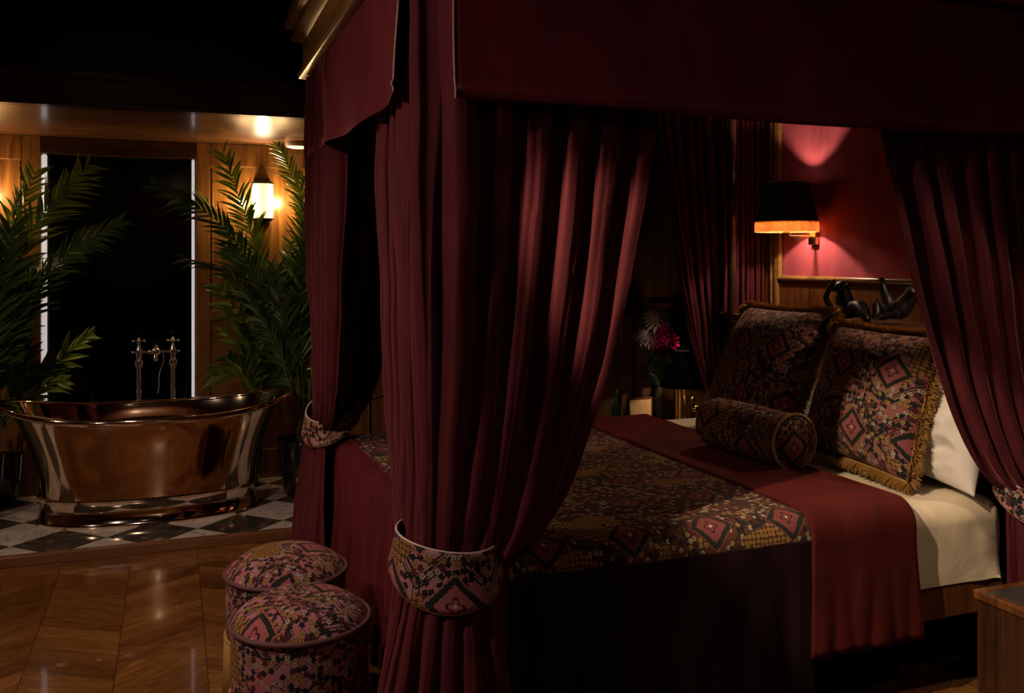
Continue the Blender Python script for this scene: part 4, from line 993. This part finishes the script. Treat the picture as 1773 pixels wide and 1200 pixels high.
# ------------------------------------------------------------------ two ape statuettes on the shelf
def skin(name, nodes, edges, mat, parent, sub=2):
    me = bpy.data.meshes.new(name); me.from_pydata([tuple(p) for p, r in nodes], edges, []); me.materials.append(mat)
    o = bpy.data.objects.new(name, me); COL.objects.link(o)
    if parent: o.parent = parent; o.matrix_parent_inverse = Matrix.Translation(parent.location).inverted()
    o.modifiers.new('skin', 'SKIN'); me.skin_vertices  # layer made by the modifier below if absent
    if not me.skin_vertices:
        bpy.context.view_layer.objects.active = o
    sd = o.modifiers.new('sub', 'SUBSURF'); sd.levels = sub; sd.render_levels = sub
    return o
def skin_mesh(name, nodes, edges, mat, parent, sub=2):
    bm = bmesh.new(); lay = bm.verts.layers.skin.verify(); vs = []
    for i, (p, r) in enumerate(nodes):
        v = bm.verts.new(p); v[lay].radius = (r, r); v[lay].use_root = (i == 0); vs.append(v)
    for a, b_ in edges: bm.edges.new((vs[a], vs[b_]))
    me = bpy.data.meshes.new(name); bm.to_mesh(me); bm.free(); me.materials.append(mat)
    o = bpy.data.objects.new(name, me); COL.objects.link(o)
    if parent: o.parent = parent; o.matrix_parent_inverse = Matrix.Translation(parent.location).inverted()
    m1 = o.modifiers.new('skin', 'SKIN'); m1.use_smooth_shade = True
    m2 = o.modifiers.new('sub', 'SUBSURF'); m2.levels = sub; m2.render_levels = sub
    return o
SZ = 1.262; XM = 3.12
t = thing('ape_statuette', 'black seated ape statuette resting its head on one hand on the headboard shelf', 'statuette', (XM, 3.62, SZ))
def q(px, py, X=XM): return atX(px, py, X)
base1 = q(1480, 548); base1.z = SZ + 0.035
n1 = [(base1, 0.052), (q(1466, 528), 0.044), (q(1462, 513), 0.040), (q(1459, 503), 0.036), (q(1456, 494, 3.11), 0.042), (q(1447, 499, 3.08), 0.026),
      (q(1452, 536, 3.09), 0.020), (q(1438, 533, 3.08), 0.018), (q(1429, 516, 3.07), 0.016), (q(1434, 504, 3.07), 0.014), (q(1441, 490, 3.07), 0.015),
      (q(1488, 530, 3.08), 0.040), (q(1498, 546, 3.05), 0.028), (q(1503, 556, 3.03), 0.014),
      (q(1460, 548, 3.07), 0.028), (q(1447, 552, 3.05), 0.020), (q(1468, 540, 3.08), 0.02)]
for i in (12, 13, 14, 15): n1[i][0].z = max(n1[i][0].z, SZ + n1[i][1] * 0.9)
skin_mesh('body', n1, [(0, 1), (1, 2), (2, 3), (3, 4), (4, 5), (2, 6), (6, 7), (7, 8), (8, 9), (9, 10), (0, 11), (11, 12), (12, 13), (0, 14), (14, 15)][:15], MBRONZE, t)
h = n1[4][0]
MB().ball(h + Vector((-0.036, 0.012, -0.016)), 0.020, 12, (1, 1.0, 0.8)).ball(h + Vector((-0.042, 0.020, 0.008)), 0.007, 8).ball(h + Vector((-0.042, 0.000, 0.008)), 0.007, 8).build('face', MBRONZE, t)
for sy in (-1, 1): MB().ball(h + Vector((0.0, 0.044 * sy, -0.002)), 0.012, 10, (0.5, 1, 1)).build('ear', MBRONZE, t)
mb = MB(); hd = n1[10][0]
for k in range(4): mb.tube([hd, hd + Vector((-0.004, -0.010 - 0.004 * k, 0.012 - 0.004 * k)), hd + Vector((-0.008, -0.026 - 0.003 * (k % 3), 0.018 - 0.008 * k))], [0.006, 0.005, 0.004], 6)
mb.tube([hd, hd + Vector((-0.004, 0.014, 0.004)), hd + Vector((-0.004, 0.018, 0.014))], [0.006, 0.005, 0.004], 6)
mb.build('hand', MBRONZE, t)
t = thing('ape_statuette', 'black reclining ape statuette with one raised limb, half hidden by the near head curtain', 'statuette', (XM, 3.36, SZ))
n2 = [(q(1550, 545), 0.045), (q(1562, 533), 0.048), (q(1573, 520), 0.040), (q(1580, 508), 0.030), (q(1586, 498), 0.038),
      (q(1543, 528), 0.030), (q(1534, 512), 0.022), (q(1529, 499), 0.018), (q(1527, 488), 0.021),
      (q(1532, 541, 3.09), 0.026), (q(1516, 522, 3.08), 0.024), (q(1519, 542, 3.06), 0.020), (q(1512, 553, 3.04), 0.014),
      (q(1556, 545, 3.07), 0.020), (q(1540, 545, 3.05), 0.016), (q(1522, 553, 3.02), 0.014)]
for p_, r_ in n2: p_.z = max(p_.z, SZ + r_ * 0.9)
skin_mesh('body', n2, [(0, 1), (1, 2), (2, 3), (3, 4), (0, 5), (5, 6), (6, 7), (7, 8), (0, 9), (9, 10), (10, 11), (11, 12), (1, 13), (13, 14), (14, 15)], MBRONZE, t)
for bs, dr in ((n2[8][0], Vector((0, 0, 1))), (n2[15][0], Vector((-0.6, 0.8, 0)))):
    mb = MB()
    for k in range(5):
        o_ = Vector((0.0, (k - 2) * 0.006, 0)) if dr.z > 0.5 else Vector(((k - 2) * 0.005, (k - 2) * 0.004, 0))
        mb.tube([bs + o_ * 0.6, bs + o_ + dr * 0.012, bs + o_ * 1.3 + dr * (0.022 - 0.003 * abs(k - 2))], [0.006, 0.005, 0.0035], 6)
    mb.build('hand', MBRONZE, t)

# slim brass stand behind the far side of the bed (seen between the foot curtains)
c = atY(640, 735, 4.95)
t = thing('brass_floor_stand', 'slim brass stand seen between the two foot curtains', 'stand', (c.x, 4.95, 0))
MB().lathe([(0.10, 0), (0.10, 0.012), (0.012, 0.02), (0.010, 0.80), (0.016, 0.81), (0.012, 0.83)], 20, (c.x, 4.95, 0)).build('pole', MBRASS, t)
MB().tube([(c.x - 0.02, 4.95, 0.79), (c.x + 0.10, 4.95, 0.82)], 0.008, 8).build('arm', MBRASS, t)
